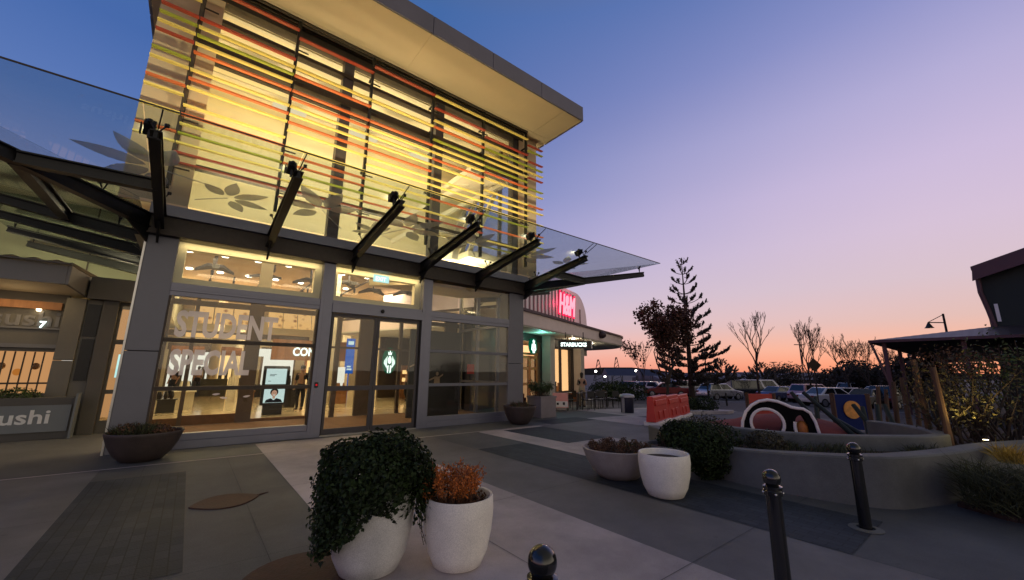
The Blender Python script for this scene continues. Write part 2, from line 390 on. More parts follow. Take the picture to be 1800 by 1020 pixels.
mb_ = N('ShaderNodeMapRange'); mb_.interpolation_type = 'SMOOTHSTEP'; mb_.inputs[1].default_value = .30; mb_.inputs[2].default_value = .85; L(sy.outputs['Value'], mb_.inputs[0])
mx = N('ShaderNodeMix'); mx.data_type = 'RGBA'; L(mb_.outputs[0], mx.inputs[0]); L(mx0.outputs[2], mx.inputs[6]); L(back, mx.inputs[7])
bg = N('ShaderNodeBackground'); L(mx.outputs[2], bg.inputs[0]); bg.inputs[1].default_value = 1.05
sky = N('ShaderNodeTexSky'); sky.sky_type = 'NISHITA'; sky.sun_disc = False; sky.sun_elevation = R(-1.5); sky.sun_rotation = math.atan2(SUN_AZ.x, SUN_AZ.y)
bg2 = N('ShaderNodeBackground'); L(sky.outputs[0], bg2.inputs[0]); bg2.inputs[1].default_value = .05
ad = N('ShaderNodeAddShader'); L(bg.outputs[0], ad.inputs[0]); L(bg2.outputs[0], ad.inputs[1]); L(ad.outputs[0], out.inputs[0])
sl = bpy.data.lights.new('sun', 'SUN'); sl.energy = .06; sl.angle = R(12); sl.color = (1, .62, .45)
so = bpy.data.objects.new('sun', sl); COL.objects.link(so); so.rotation_euler = (-(SUN_AZ+V((0, 0, .06)))).to_track_quat('-Z', 'Y').to_euler()
def area(name, loc, aim, power, sx, sy, col=(1, .80, .50)):
    l = bpy.data.lights.new(name, 'AREA'); l.shape = 'RECTANGLE'; l.size = sx; l.size_y = sy; l.energy = power; l.color = col
    o = bpy.data.objects.new(name, l); COL.objects.link(o); o.location = loc; o.rotation_euler = V(aim).to_track_quat('-Z', 'Y').to_euler(); return o
def spot(name, loc, aim, power, ang=70, col=(1, .74, .40), blend=.6, rad=.04):
    l = bpy.data.lights.new(name, 'SPOT'); l.energy = power; l.spot_size = R(ang); l.spot_blend = blend; l.color = col; l.shadow_soft_size = rad
    o = bpy.data.objects.new(name, l); COL.objects.link(o); o.location = loc; o.rotation_euler = V(aim).to_track_quat('-Z', 'Y').to_euler(); return o
def point(name, loc, power, col=(1, .75, .45), rad=.06):
    l = bpy.data.lights.new(name, 'POINT'); l.energy = power; l.color = col; l.shadow_soft_size = rad
    o = bpy.data.objects.new(name, l); COL.objects.link(o); o.location = loc; return o

# ------------------------------------------------------------------ ground and paving
def sheet(mb, x0, x1, y0, y1, dz=0):
    xs = sorted(set([x0, x1]+[x for x in (12, 46) if x0 < x < x1]))
    for a, b in zip(xs, xs[1:]): mb.quad((a, y0, gh(a)+dz), (b, y0, gh(b)+dz), (b, y1, gh(b)+dz), (a, y1, gh(a)+dz))
    return mb
g = B(); sheet(g, -1500, 2500, -1500, 2500, -.004); struct('ground', g, 'asphalt')
g = B(); sheet(g, -14, 22.5, -6, 15); struct('plaza_paving', g, 'concrete_mid')
g = B(); sheet(g, 3.6, 4.9, -6, 9.3, .004); sheet(g, 8.5, 11.2, -6, 9.3, .004); sheet(g, -6.4, -.9, -6, 9.3, .004); struct('dark_concrete_band', g, 'concrete_dark')
g = B(); sheet(g, 1.33, 3.6, -6, 10.6, .004); sheet(g, 6.27, 7.0, 5, 9.3, .004); sheet(g, 7.0, 8.5, 4, 6.7, .004); sheet(g, 7.0, 8.5, 9.15, 9.3, .004); sheet(g, 11.2, 13.6, 7.6, 9.8, .004); sheet(g, 13.6, 22.4, 9.4, 12.6, .004)
struct('pale_concrete_band', g, 'concrete_light')
g = B(); sheet(g, -.9, .17, 4.42, 8.48, .004); sheet(g, 4.93, 6.25, 1.2, 7.3, .004); sheet(g, 7.02, 8.42, 6.72, 9.14, .004); sheet(g, 9.1, 11.2, 9.32, 10.3, .004)
struct('dark_paver_inset', g, 'paver_dark')
g = B(); sheet(g, -14, 9.0, 9.31, 9.37, .008); struct('threshold_strip', g, 'concrete_light')
g = B()
for x in (-3.6, -.37, .75, 2.46, 4.9, 8.5): sheet(g, x, x+.005, -5, 9.28, .0085)
for y in (-.5, 2.0, 4.35, 6.6): sheet(g, -9, 12, y, y+.005, .009)
struct('paving_joint', g, 'paver_dark')
# leaf shaped and round rusty inserts set flush into the paving
def leafplate(c, L_, W_, rot):
    pts = []
    for i in range(33):
        s_ = i/32*2-1; pts.append((s_*L_/2, W_/2*math.cos(s_*math.pi/2)**.8))
    pts += [(-x, -y) for x, y in pts[1:-1]]
    return [V((c[0]+x*math.cos(rot)-y*math.sin(rot), c[1]+x*math.sin(rot)+y*math.cos(rot), .0005)) for x, y in pts]
g = B(); g.prism(leafplate((.56, 6.33), .72, .62, .12), (0, 0, .013)); g.tube((.9, 6.38, .008), (1.03, 6.45, .008), .012, .004)
solo('leaf_plate', g, 'drain_rust', 'rusty leaf shaped plate let into the grey paving near the cobbled strip', 'ground plate')
g = B(); g.lathe([(.001, .0), (.46, .0), (.46, .012), (.001, .014)], (.93, 3.75, .0005), 40, False)
solo('ground_plate', g, 'drain_rust', 'round rusty plate in the paving beside the pot of draping shrub', 'ground plate')

# ------------------------------------------------------------------ entrance building
FY = 10.85; X0, X1 = -1.05, 9.15; BACK = 15.0
bl = thing('entrance_building', 'tall glass fronted shopping centre entrance with coloured louvre screen and flat overhanging roof', 'building', (4.05, FY, 0))
def P(name, mb, mat, par=bl, **k): return part(name, mb, mat, par, **k)
g = B()
for z0, z1 in ((0, 1.93), (1.945, 4.33)): g.box(X0, -.54, FY, 11.5, z0, z1)
P('pillar', g, 'clad_grey', bevel=.006)
g = B(); g.box(X0-.035, X0-.002, FY-.012, FY+.05, 0, 4.33); P('corner_trim', g, 'silver_edge')
g = B()
for z0, z1 in ((0, 1.86), (1.875, 4.33)): g.box(8.5, X1, FY, 11.4, z0, z1)
P('pillar', g, 'clad_grey', bevel=.006)
for x0, x1 in ((2.38, 2.67), (5.2, 5.5)):
    g = B(); g.box(x0, x1, FY-.03, FY+.2, 0, 4.33); g.box(x0+.08, x0+.095, FY-.034, FY-.03, 0, 4.33); P('door_post', g, 'frame_alu', bevel=.008)
g = B(); g.box(X0, X1, FY-.12, FY+.25, 4.332, 4.74); g.box(X0-.02, X1+.02, FY-.16, FY-.12, 4.332, 4.36); P('header_beam', g, 'steel_brown', bevel=.006)
g = B(); g.box(X0-.03, X1+.03, FY-.2, FY+.1, 4.742, 4.98); P('beam_flashing', g, 'frame_alu', bevel=.005)
bays = [(-.54, 2.38), (2.67, 5.2), (5.5, 8.5)]
for i, (a, b) in enumerate(bays):
    fr = B(); fr.box(a, b, FY, FY+.12, 3.10, 3.38)
    if i != 1: fr.box(a, b, FY-.02, FY+.14, 3.2, 3.26)
    else: fr.box(a, b, FY-.06, FY+.16, 3.06, 3.3)
    P('transom_rail', fr, 'frame_alu', bevel=.006)
    g = B(); g.box(a, b, FY+.04, FY+.05, 3.38, 4.33); P('transom_pane', g, 'window_glass')
    if i < 2:                                    # lit plaster lining behind the transom lights
        g = B(); y0, y1 = FY+.3, FY+.5
        g.box(a-.1, b+.1, y0, y1, 4.2, 4.9); g.box(a-.1, b+.1, y0, y1, 3.3, 3.55); g.box(a-.1, a+.14, y0, y1, 3.55, 4.2); g.box(b-.14, b+.1, y0, y1, 3.55, 4.2)
        P('transom_lining', g, 'cream')
for a, b in (bays[0], bays[2]):
    sill = B(); sill.box(a, b, FY-.04, FY+.16, 0, .16); sill.box(a, b, FY-.01, FY+.14, .16, .30); P('sill', sill, 'frame_alu', bevel=.008)
    g = B(); g.box(a, b, FY+.06, FY+.07, .3, 3.1); wp = P('window_pane', g, 'window_glass')
    g = B(); e = a+.035
    g.box(a, e, FY, FY+.13, .3, 3.1); g.box(b-.035, b, FY, FY+.13, .3, 3.1)
    for z in (1.15, 2.14): g.box(e, b-.035, FY+.02, FY+.12, z, z+.085)
    P('window_frame', g, 'steel_brown' if a < 0 else 'clad_grey', bevel=.004)
    if a < 0:
        g = B(); text(g, 'STUDENT', .74, frame_m((-.36, FY+.056, 2.28), XF, ZU), .002, .028, .57); part('window_lettering', g, 'sticker', wp)
        g = B(); text(g, 'SPECIAL', .70, frame_m((-.36, FY+.056, 1.49), XF, ZU), .002, .028, .56); part('window_lettering', g, 'sticker', wp)
        for x, z, r in ((.52, 1.06, .3), (.66, .98, -.4), (1.08, 1.0, .5)):
            pts = [V((x+.07*math.cos(k/10*6.28)*(1 if k < 6 else .7), FY+.055, z+.022*math.sin(k/10*6.28)+.25*r*(.07*math.cos(k/10*6.28)))) for k in range(10)]
            g = B(); g.prism(pts, (0, -.002, 0)); part('window_decal', g, 'sticker', wp)
for a, b in bays[:2]: area('transom_fill', ((a+b)/2, FY+.17, 4.31), (0, .55, -1), 7, b-a-.1, .06, (1, .80, .45))  # hidden strips added behind the header to brighten the transom lining
# automatic doors
g = B(); g.box(2.67, 5.2, FY-.02, FY+.2, 0, .025); P('door_threshold', g, 'silver_edge')
for k, (a, b) in enumerate(((2.70, 3.90), (3.91, 5.17))):
    d = B(); y0, y1 = FY+.05, FY+.10
    d.box(a, a+.07, y0, y1, .03, 3.05); d.box(b-.075, b, y0, y1, .03, 3.05); d.box(a+.07, b-.075, y0, y1, .03, .17); d.box(a+.07, b-.075, y0, y1, 2.97, 3.05); d.box(a+.07, b-.075, y0, y1, 1.08, 1.2)
    dd = P('sliding_door', d, 'fixture_grey', bevel=.004)
    g = B(); g.box(a+.07, b-.075, FY+.07, FY+.078, .17, 2.97); part('door_pane', g, 'window_glass', dd)
for a in (5.17, 2.67): g = B(); g.box(a, a+.03, FY, FY+.15, .026, 3.06); P('door_jamb', g, 'steel_black')
g = B(); g.ball((3.98, FY-.08, 3.2), .055, 14, 8, (1, .7, 1)); P('door_sensor', g, 'steel_black', smooth=60)
g = B(); g.box(2.44, 2.52, FY-.06, FY-.03, 1.17, 1.3); pb = P('push_button_box', g, 'steel_black', bevel=.006)
g = B(); g.tube((2.48, FY-.06, 1.235), (2.48, FY-.072, 1.235), .025, .022, 14); part('push_button', g, 'sensor_red', pb)
g = B(); g.box(3.75, 4.2, FY+.2, FY+.24, 4.08, 4.28); ex = P('exit_sign', g, 'exit_green')
g = B(); text(g, 'EXIT', .15, frame_m((3.80, FY+.199, 4.12), XF, ZU), .002, .004); part('exit_lettering', g, 'sign_glow', ex)

# upper glass box
ZT = 10.66
g = B(); g.box(-.9, 9.0, FY+.06, FY+.072, 4.98, ZT); P('upper_pane', g, 'window_glass')
g = B(); g.box(9.02, 9.032, FY+.1, BACK, 4.98, ZT); P('side_pane', g, 'window_glass')
for x in (-.98, 2.36, 5.35, 8.62):
    g = B(); ww = .34 if x > -.5 and x < 8 else .5
    g.box(x, x+ww*.82, FY+.02, FY+.3, 4.98, ZT); P('mullion', g, 'fixture_grey')
g = B(); g.box(-.95, 9.05, FY-.06, FY+.2, 8.98, 9.2); g.box(-.95, 9.05, FY-.02, FY+.1, 8.72, 8.78); P('glazing_transom', g, 'steel_brown')
g = B(); g.box(-.95, 9.05, FY-.02, FY+.2, 9.88, 9.98); g.box(-.95, 9.05, FY-.02, FY+.14, 6.0, 6.1); P('glazing_transom', g, 'steel_brown')
g = B(); g.box(-.95, 9.05, FY-.05, FY+.25, ZT-.22, ZT); P('glazing_transom', g, 'steel_brown')
g = B()
for y in (12.2, 13.6, 14.95): g.box(8.98, 9.12, y, y+.09, 0, ZT)
for z in (3.25, 4.8, 6.0, 9.0, 1.15): g.box(8.98, 9.10, FY+.5, BACK, z, z+.09)
P('side_mullion', g, 'frame_alu')
g = B(); g.box(9.0, 9.012, 11.4, BACK, .3, 4.8); P('side_pane', g, 'window_glass')
# louvre screen on masts in front of the glass
LY = 10.42; MX = [-.88, 1.09, 3.06, 5.03, 7.0, 8.97]
for x in MX:
    g = B(); g.box(x-.035, x+.035, LY+.06, LY+.15, 5.3, 10.68)
    for z in (5.9, 6.5, 7.05, 8.3, 9.1, 10.0): g.box(x-.018, x+.018, LY+.15, FY-.02, z, z+.05); g.box(x-.02, x+.30, LY+.27, LY+.30, z-.06, z-.035)
    g.box(x+.03, x+.045, LY+.2, LY+.215, 5.4, 10.5)
    P('louvre_mast', g, 'steel_black' if x > -.5 else 'steel_brown')
ROWS = [10.30-.2222*k for k in range(22)]
PAT = ['r-y-rgyr-gy-oy-y-oy-g-', 'r---rygyo-yoy-yoygyrr-', '-r---yo-ooyyoy-yoogyrr', 'r----y--oyyyoyyyygyo-r', 'y-r-yo-gyyoy-yyyo-yr-y', 'y--rygyygoy-yyyyg-o-yg', '-rg-rgyr-gy-oy-y-oygy-']
edges = [-1.55]+MX+[9.72]; FM = dict(r='fin_red', o='fin_orange', y='fin_yellow', g='fin_green', w='fin_yellow')
ends = B(); ORD = ['fin_red', 'fin_orange', 'fin_yellow', 'fin_green']
for i, pat in enumerate(PAT):
    for k, ch in enumerate(pat):
        if ch == '-': continue
        g = ends if i == 6 else B(); z = ROWS[k]; a, b = edges[i]+.012, edges[i+1]-.012; g.cur = ORD.index(FM[ch]) if i == 6 else 0
        prof = [(LY-.07, z-.024), (LY-.07, z+.013), (LY+.01, z+.022), (LY+.05, z+.020), (LY+.05, z-.004), (LY+.0, z-.010)]
        g.prism([V((a, y, zz)) for y, zz in prof], (b-a, 0, 0))
        if i < 6: P('louvre', g, FM[ch])
P('louvre_ends', ends, ORD)['kind'] = 'stuff'        # the short ends past the last mast
for a, b in ((-1.6, -.5), (8.86, 9.75)):
    g = B(); g.box(a, b, FY-.04, FY+.0, 5.0, 10.69); P('end_wall', g, 'soffit')
# roof
g = B()
for a, b in ((-2.0, 4.0), (4.006, 9.2), (9.212, 10.12)): g.box(a, b, 8.72, 10.36, 10.70, 10.75)
P('soffit_panel', g, 'soffit')
g = B(); g.box(-2.0, 10.12, 10.372, 10.8, 10.70, 10.75); g.box(-2.0, -1.0, 10.8, 17, 10.70, 10.75); g.box(9.1, 10.12, 10.8, 17, 10.70, 10.75); P('soffit_panel', g, 'soffit')
g = B(); xs = [-2.05, -.02, 2.0, 4.02, 6.05, 8.07, 10.16]
for a, b in zip(xs, xs[1:]): g.box(a, b-.014, 8.64, 8.70, 10.68, 11.25)
ys = [8.64, 10.7, 12.8, 14.9, 17]
for a, b in zip(ys, ys[1:]): g.box(10.10, 10.16, a+.06, b-.014, 10.68, 11.25); g.box(-2.05, -1.99, a+.06, b-.014, 10.68, 11.25)
P('roof_fascia', g, 'fascia_grey', bevel=.006)
g = B(); g.box(-2.0, 10.1, 8.7, 17, 10.76, 11.22); P('roof', g, 'steel_brown')
g = B()
for a in (10.44, 10.56, 10.68): g.box(-.9, 9.0, a, a+.05, 10.64, 10.695)
P('soffit_trim', g, 'steel_brown')
# lobby interior
g = B(); g.box(X0, X1, 11.0, BACK, .001, .006); P('entrance_mat', g, 'mat_brown')
g = B(); g.box(X0+.05, 9.0, BACK, BACK+.15, 5.15, ZT); g.box(X0+.02, X0+.07, 11.5, BACK, 4.4, ZT); P('lobby_wall', g, 'cream')
g = B(); g.box(X0, 9.1, 11.0, BACK, ZT+.0, ZT+.04); P('lobby_ceiling', g, 'cream')
g = B()
for k in range(7): y = 11.4+k*.55; g.box(-.9, 8.9, y, y+.12, ZT-.05, ZT-.002)
P('ceiling_rib', g, 'cream_shade')
g = B()
for z in (5.6, 8.9): g.box(7.2, 9.0, 11.6, BACK-.1, z, z+.22)
for k in range(4): g.bar((7.3+.1*k, 11.7+k*.9, 5.8), (8.9, 12.3+k*.8, 8.9), .1, .16)
g.box(6.4, 6.62, 11.3, BACK, 5.3, 5.6); g.bar((5.6, 14.8, 7.4), (8.9, 11.6, 9.8), .16, .2); g.bar((5.6, 14.8, 6.6), (8.9, 11.6, 9.0), .12, .16)
P('roof_truss', g, 'cream_shade')
g = B(); g.prism([(5.5, 11.4, 4.3), (8.9, 11.4, 4.3), (8.9, 14.9, 4.75), (4.9, 14.9, 4.75)], (0, 0, .45)); P('bulkhead', g, 'cream')
for k, (x, y) in enumerate(((.5, 12.6), (2.6, 12.6), (4.7, 12.6), (6.8, 12.6), (1.5, 14.2), (4, 14.2), (6.4, 14.2))):
    g = B(); g.box(x-.5, x+.5, y-.12, y+.12, ZT-.40, ZT-.285); P('ceiling_lamp', g, 'lamp_soft')
for x in (.9, 4.0, 7.1): area('lobby_light', (x, 12.9, ZT-.45), (0, .05, -1), 60, 2.4, .5)
area('lobby_ceiling_fill', (4, 12.0, 5.2), (0, .06, 1), 440, 8.5, 1.2)  # unseen area lamp added to brighten the lobby ceiling
area('lobby_wash', (4, 11.15, 5.1), (0, 1, 1.1), 50, 8.5, .2)
for x in (.8, 3.9): area('lobby_low_light', (x, 12.6, 4.95), (0, -.35, -1), 44, 2.0, .5, (1, .74, .42))
# inner screen
isc = thing('inner_glass_screen', 'brown framed glass screen and doors inside the entrance lobby', 'glass partition', (4.05, BACK, 0))
g = B()
for a, b in ((-.98, -.62), (-.1, .0), (1.26, 1.66), (3.2, 3.4), (3.95, 4.1), (4.75, 5.3), (6.3, 6.42), (7.2, 7.3), (8.3, 8.9)): g.box(a, b, BACK, BACK+.12, .012, 4.0)
g.box(-1.0, 9, BACK-.002, BACK+.14, 3.45, 3.6)
g.box(-1.0, 9, BACK-.004, BACK+.14, 2.35, 2.42); part('screen_frame', g, 'inner_brown', isc)
g = B(); g.box(0, 1.26, BACK+.02, BACK+.1, .012, .28); g.box(-.62, -.1, BACK+.02, BACK+.1, .012, .22); g.box(1.66, 3.2, BACK+.02, BACK+.1, .012, .1); part('kick_rail', g, 'mat_brown', isc)
g = B(); g.box(-.95, 8.9, BACK+.05, BACK+.056, .3, 5.1); part('screen_pane', g, 'window_glass', isc)
g = B(); g.box(-.95, 8.9, BACK, BACK+.1, 4.0, 4.08); g.box(1.4, 1.75, BACK, BACK+.1, 4.08, 5.1); part('screen_head', g, 'cream_shade', isc)
# mall hall beyond
hall = thing('mall_hall', 'brightly lit shopping hall seen through the entrance glass', 'shop interior', (5, 16, 0))
def H(n, mb, mt, par=hall, **k): return part(n, mb, mt, par, **k)
g = B(); g.box(-9, 12.4, 15.16, 44, -.02, .003); H('floor', g, 'mall_floor')
g = B(); g.box(-9, 12.4, 15.16, 44, 6.7, 6.8); H('ceiling', g, 'mall_ceiling')
g = B(); g.box(-9, 12.4, 44, 44.2, 0, 6.8); g.box(-9.2, -9, 15, 44, 0, 6.8); g.box(12.4, 12.6, 15.6, 44, 0, 6.8); H('back_wall', g, 'cream_shade')
for x, y in ((-3.5, 24), (1.2, 33), (5.2, 21), (8.6, 30), (3.0, 40)):
    g = B(); g.lathe([(.28, .004), (.28, 6.69)], (x, y, 0), 20); H('column', g, 'cream_shade', smooth=40)
rnd = random.Random(3)
for k in range(6):                               # glowing shop windows at the far end
    x = -7.6+k*3.1; y = 43.4-(k % 3)*2.1; fr = B(); fr.box(x, x+2.7, y, y+.4, 0, 3.4); fr.box(x-.1, x+2.8, y-.1, y, 3.0, 3.5)
    f_ = H('shop_front', fr, 'shop_wood' if k % 2 else 'inner_brown')
    g = B(); g.box(x+.15, x+2.55, y-.04, y-.02, .25, 2.85); part('shop_window', g, 'glow_shop' if k % 2 else 'glow_shop_white', f_)
    g = B()
    for q in range(5): xx = x+.3+q*.45; g.box(xx, xx+.16+rnd.random()*.15, y-.12, y-.05, .25, .7+rnd.random()*1.2)
    part('shop_display', g, 'dark_panel', f_)
for k, (x0, y0, w_) in enumerate(((-.2, 26.5, 2.6), (3.2, 26.5, 3.1))):   # patterned glowing ceiling panels
    n = 3 if k == 0 else 4
    for q in range(n):
        g = B(); a = x0+q*w_/n; g.prism([(a, y0, 3.95), (a+w_/n-.05, y0, 3.95), (a+w_/n-.05, y0+.5, 4.95), (a, y0+.5, 4.95)], (0, .06, 0)); H('patterned_panel', g, 'pattern_panel')
g = B(); g.box(-1.5, 5.5, 26.9, 27.3, 3.3, 3.55); H('bulkhead', g, 'inner_brown')
g = B(); g.box(-.4, 2.6, 26.4, 26.5, 3.2, 3.42); H('warm_strip', g, 'pattern_lamp')
g = B(); g.box(-2.5, 5, 27, 33, 3.58, 3.64); H('bulkhead', g, 'mall_ceiling')
def star(c, r, rot, par=hall):
    g = B(); pts = []
    for k in range(6):
        rr = r if k % 2 == 0 else r*.40; a = rot+k*math.pi/3; pts.append((c[0]+rr*math.cos(a), c[1]+rr*math.sin(a), c[2]-(0.18 if k % 2 == 0 else .0)))
    g.prism(pts, (0, 0, .12)); g.tube((c[0], c[1], c[2]), (c[0], c[1], 6.7), .05)
    o = H('ceiling_ornament', g, 'fixture_grey'); g2 = B(); g2.box(c[0]-.12, c[0]+.12, c[1]-.9, c[1]-.45, c[2]-.22, c[2]-.05); part('ornament_lamp', g2, 'dark_panel', o)
for x, y, r, a in ((.3, 22, .85, .5), (2.4, 22.6, .8, 1.3), (4.3, 22.2, .85, .6), (6.0, 21.5, .8, .9), (7.7, 22.6, .85, .4), (1.3, 27, .8, 0), (5.2, 27.4, .8, .8), (9.4, 22, .8, .2)): star((x, y, 6.1), r, a)
g = B()
for x, y in [(a, b) for a in (-2, -.7, .6, 1.9, 3.2, 4.5, 5.8, 7.1, 8.4, 10) for b in (18, 22, 26, 30, 36)]: g.lathe([(.14, 6.64), (.14, 6.70)], (x, y, 0), 12)
o = H('downlight', g, 'lamp_white')
for x, y in ((0, 20), (6, 20), (0, 30), (7, 30), (3, 38), (10, 26)): area('mall_light', (x, y, 6.6), (0, 0, -1), 430, 3, 3, (1, .77, .46))
rd = random.Random(9)
for k in range(13):
    x, y = rd.uniform(-3, 8), rd.uniform(19.5, 33); h = rd.uniform(.7, 1.5); w_ = rd.uniform(.3, .7); g = B(); g.box(x, x+w_, y, y+.4, .004, h*.6); g.box(x-.05, x+w_+.05, y-.05, y+.45, h*.6, h*.64)
    for q in range(4): xx = x+rd.random()*w_*.8; g.lathe([(.05, h*.64), (.07, h*.8), (.03, h)], (xx, y+.2, 0), 8)
    H('display_stand', g, ('shop_wood', 'dark_panel', 'cream_shade', 'inner_brown', 'fixture_grey')[k % 5])
for k in range(5):
    g = B(); x = -2+k*2.2; g.box(x, x+.05, 17, 30, 6.2, 6.28)
    for q in range(5): g.lathe([(.05, 5.95), (.07, 6.18)], (x+.025, 18+q*2.6, 0), 8)
    H('lamp_track', g, 'fixture_grey')
for k in range(6): g = B(); x = -3.2+k*2.1; y = 33.9; g.box(x, x+1.7, y, y+.08, 2.5, 3.05); H('shop_header', g, 'glow_shop_white' if k % 3 == 0 else 'shop_wood')
# shop signs and displays inside
g = B(); g.box(9.2, 12.3, 23.9, 24.0, 2.9, 4.3); g.box(8.9, 12.3, 24.0, 24.2, .004, 4.6); H('dark_wall', g, 'inner_brown')
sg = thing('round_logo_sign', 'round green and white glowing logo sign hanging inside the doors', 'sign', (9.42, 23.7, 1.4))
cx, cz, rr = 9.42, 2.18, .78
def disc(mb, c, r, th, n=40, rx=1): return mb.prism([V((c[0]+rx*r*math.cos(6.2832*k/n), c[1], c[2]+r*math.sin(6.2832*k/n))) for k in range(n)], (0, th, 0))
def siren(par, c, r, rx=1):                      # crowned long haired figure in a green ring, in plain shapes
    g = B(); disc(g, c, r, .08, 40, rx); part('sign_disc', g, 'sign_green', par)
    g = B(); y = c[1]-.012
    def pl(pts): g.prism([V((c[0]+rx*r*x, y, c[2]+r*z)) for x, z in pts], (0, .01, 0))
    pl([(.26*math.cos(a*.3927), .05+.30*math.sin(a*.3927)) for a in range(16)])
    for s_ in (-1, 1):
        for k in range(4): a = .34+.12*k; pl([(s_*a, .35-.1*k), (s_*(a+.06), .35-.1*k), (s_*(a+.10), -.5+.1*k), (s_*(a+.02), -.62+.1*k)])
        pl([(s_*.10, -.34), (s_*.30, -.40), (s_*.26, -.9), (s_*.10, -.95)])
    pl([(-.22, .42), (.22, .42), (.30, .70), (.12, .56), (0, .88), (-.12, .56), (-.30, .70)])
    return part('sign_emblem', g, 'sign_glow', par)
siren(sg, (cx, 23.75, cz), rr, .55)
g = B(); text(g, 'STARBUCKS', .5, frame_m((10.55, 23.88, 3.75), XF, ZU), .03, .012); H('shop_lettering', g, 'sign_glow')
g = B(); text(g, 'CONN', .62, frame_m((4.28, 24.6, 2.35), XF, ZU), .03, .016, .8); H('shop_lettering', g, 'sign_glow')
g = B(); g.box(3.3, 7.2, 24.7, 24.9, 2.1, 3.2); H('dark_wall', g, 'shop_wood')
bs = thing('blue_sign', 'tall blue glowing sign standing behind the left door', 'sign', (6.95, 23.4, 0))
g = B(); g.box(6.75, 7.2, 23.4, 23.5, 1.4, 3.35); g.box(6.95, 7.0, 23.42, 23.48, .003, 1.4); part('sign_panel', g, 'screen_blue', bs)
g = B(); g.box(6.82, 7.12, 23.385, 23.395, 3.0, 3.2); g.box(6.85, 7.1, 23.385, 23.395, 1.6, 1.68); g.box(6.85, 7.05, 23.385, 23.395, 1.75, 1.83); part('sign_panel_text', g, 'screen_pale', bs)
g = B(); g.box(6.0, 6.6, 22.8, 22.9, .5, 1.75); g.box(6.25, 6.35, 22.82, 22.88, .003, .5); solo('poster_stand', g, 'glow_shop_white', 'pale poster stand on the shiny floor beside the blue sign', 'poster stand')
g = B(); g.box(.6, 1.9, 30.1, 30.9, .003, 1.0); solo('green_counter', g, 'leaf_olive', 'low green counter at the back of the shopping hall', 'counter')
rk = thing('drink_shelf', 'lit wooden shelf of packets beyond the right door', 'shelf', (10.2, 23, 0))
g = B(); g.box(10.0, 10.9, 23.2, 23.5, .003, 1.9); part('shelf_case', g, 'shop_wood', rk)
g = B()
for z in (.5, .95, 1.4): g.box(10.05, 10.85, 23.15, 23.2, z, z+.22)
part('shelf_goods', g, 'glow_shop', rk)
# kiosk
kk = thing('advertising_kiosk', 'black upright advertising screen with pale panel above a smiling portrait', 'kiosk', (2.5, 17, 0))
g = B(); g.box(2.1, 2.93, 16.96, 17.1, .33, 1.72); g.box(2.2, 2.83, 16.98, 17.08, .003, .33); part('casing', g, 'dark_panel', kk, bevel=.02)
g = B(); g.box(2.19, 2.84, 16.95, 16.958, 1.07, 1.62); up_ = part('upper_screen', g, 'screen_pale', kk)
g = B()
for a, b, z in ((2.30, 2.52, 1.40), (2.30, 2.46, 1.36), (2.27, 2.36, 1.17)): g.box(a, b, 16.946, 16.949, z, z+.02)
part('screen_text', g, 'screen_text', up_)
g = B(); g.box(2.19, 2.84, 16.95, 16.958, .42, 1.0); lo_ = part('lower_screen', g, 'screen_pale', kk)
def face(y):
    h = B(); disc(h, (2.51, y, .79), .135, .003, 20, .95); part('portrait_hair', h, 'screen_hair', lo_)
    f = B(); disc(f, (2.51, y-.004, .745), .115, .003, 20, .78); f.box(2.47, 2.55, y-.004, y-.001, .56, .67); part('portrait_face', f, 'screen_skin', lo_)
    s_ = B(); s_.prism([V((x, y-.006, z)) for x, z in ((2.24, .43), (2.80, .43), (2.74, .53), (2.60, .58), (2.51, .51), (2.42, .58), (2.28, .53))], (0, .003, 0))
    for x in (2.475, 2.545): s_.box(x-.014, x+.014, y-.0085, y-.006, .765, .775)
    part('portrait_shirt', s_, 'screen_hair', lo_)
    q = B(); q.prism([V((x, y-.009, z)) for x, z in ((2.47, .70), (2.55, .70), (2.53, .675), (2.49, .675))], (0, .003, 0)); part('portrait_smile', q, 'screen_pale', lo_)
face(16.944)
# dark poster wall inside the right bay
dp = thing('dark_display_board', 'dark display board picturing two people inside the right window', 'display board', (6.9, 13.2, 0))
g = B(); g.box(6.0, 8.05, 13.3, 13.4, .012, 3.05); part('board', g, 'dark_panel', dp)
g = B()
def fig(cx, cz, s, arm):
    y = 13.29
    def pl(pts): g.prism([V((cx+s*x, y, cz+s*z)) for x, z in pts], (0, .006, 0))
    pl([(.07*math.cos(a*.52), .62+.09*math.sin(a*.52)) for a in range(12)])
    pl([(-.13, .5), (.13, .5), (.15, .1), (-.15, .1)]); pl([(.1, .5), (.1, .42), (.1+arm, .55), (.1+arm, .62)]); pl([(-.1, .5), (-.1, .42), (-.4, .3), (-.4, .36)])
fig(6.35, 1.45, .85, .4); fig(7.1, 1.0, .8, .2)
part('poster_figures', g, 'cloth_beige', dp)
g = B(); g.box(7.95, 8.25, 12.6, 12.62, 1.5, 1.85); solo('orange_notice', g, 'barrier_red', 'small orange notice stuck behind the right side glass', 'notice')
for k, (x, z) in enumerate(((7.3, 2.6), (8.4, 2.9), (6.2, 3.3), (8.0, 2.7))):
    pass

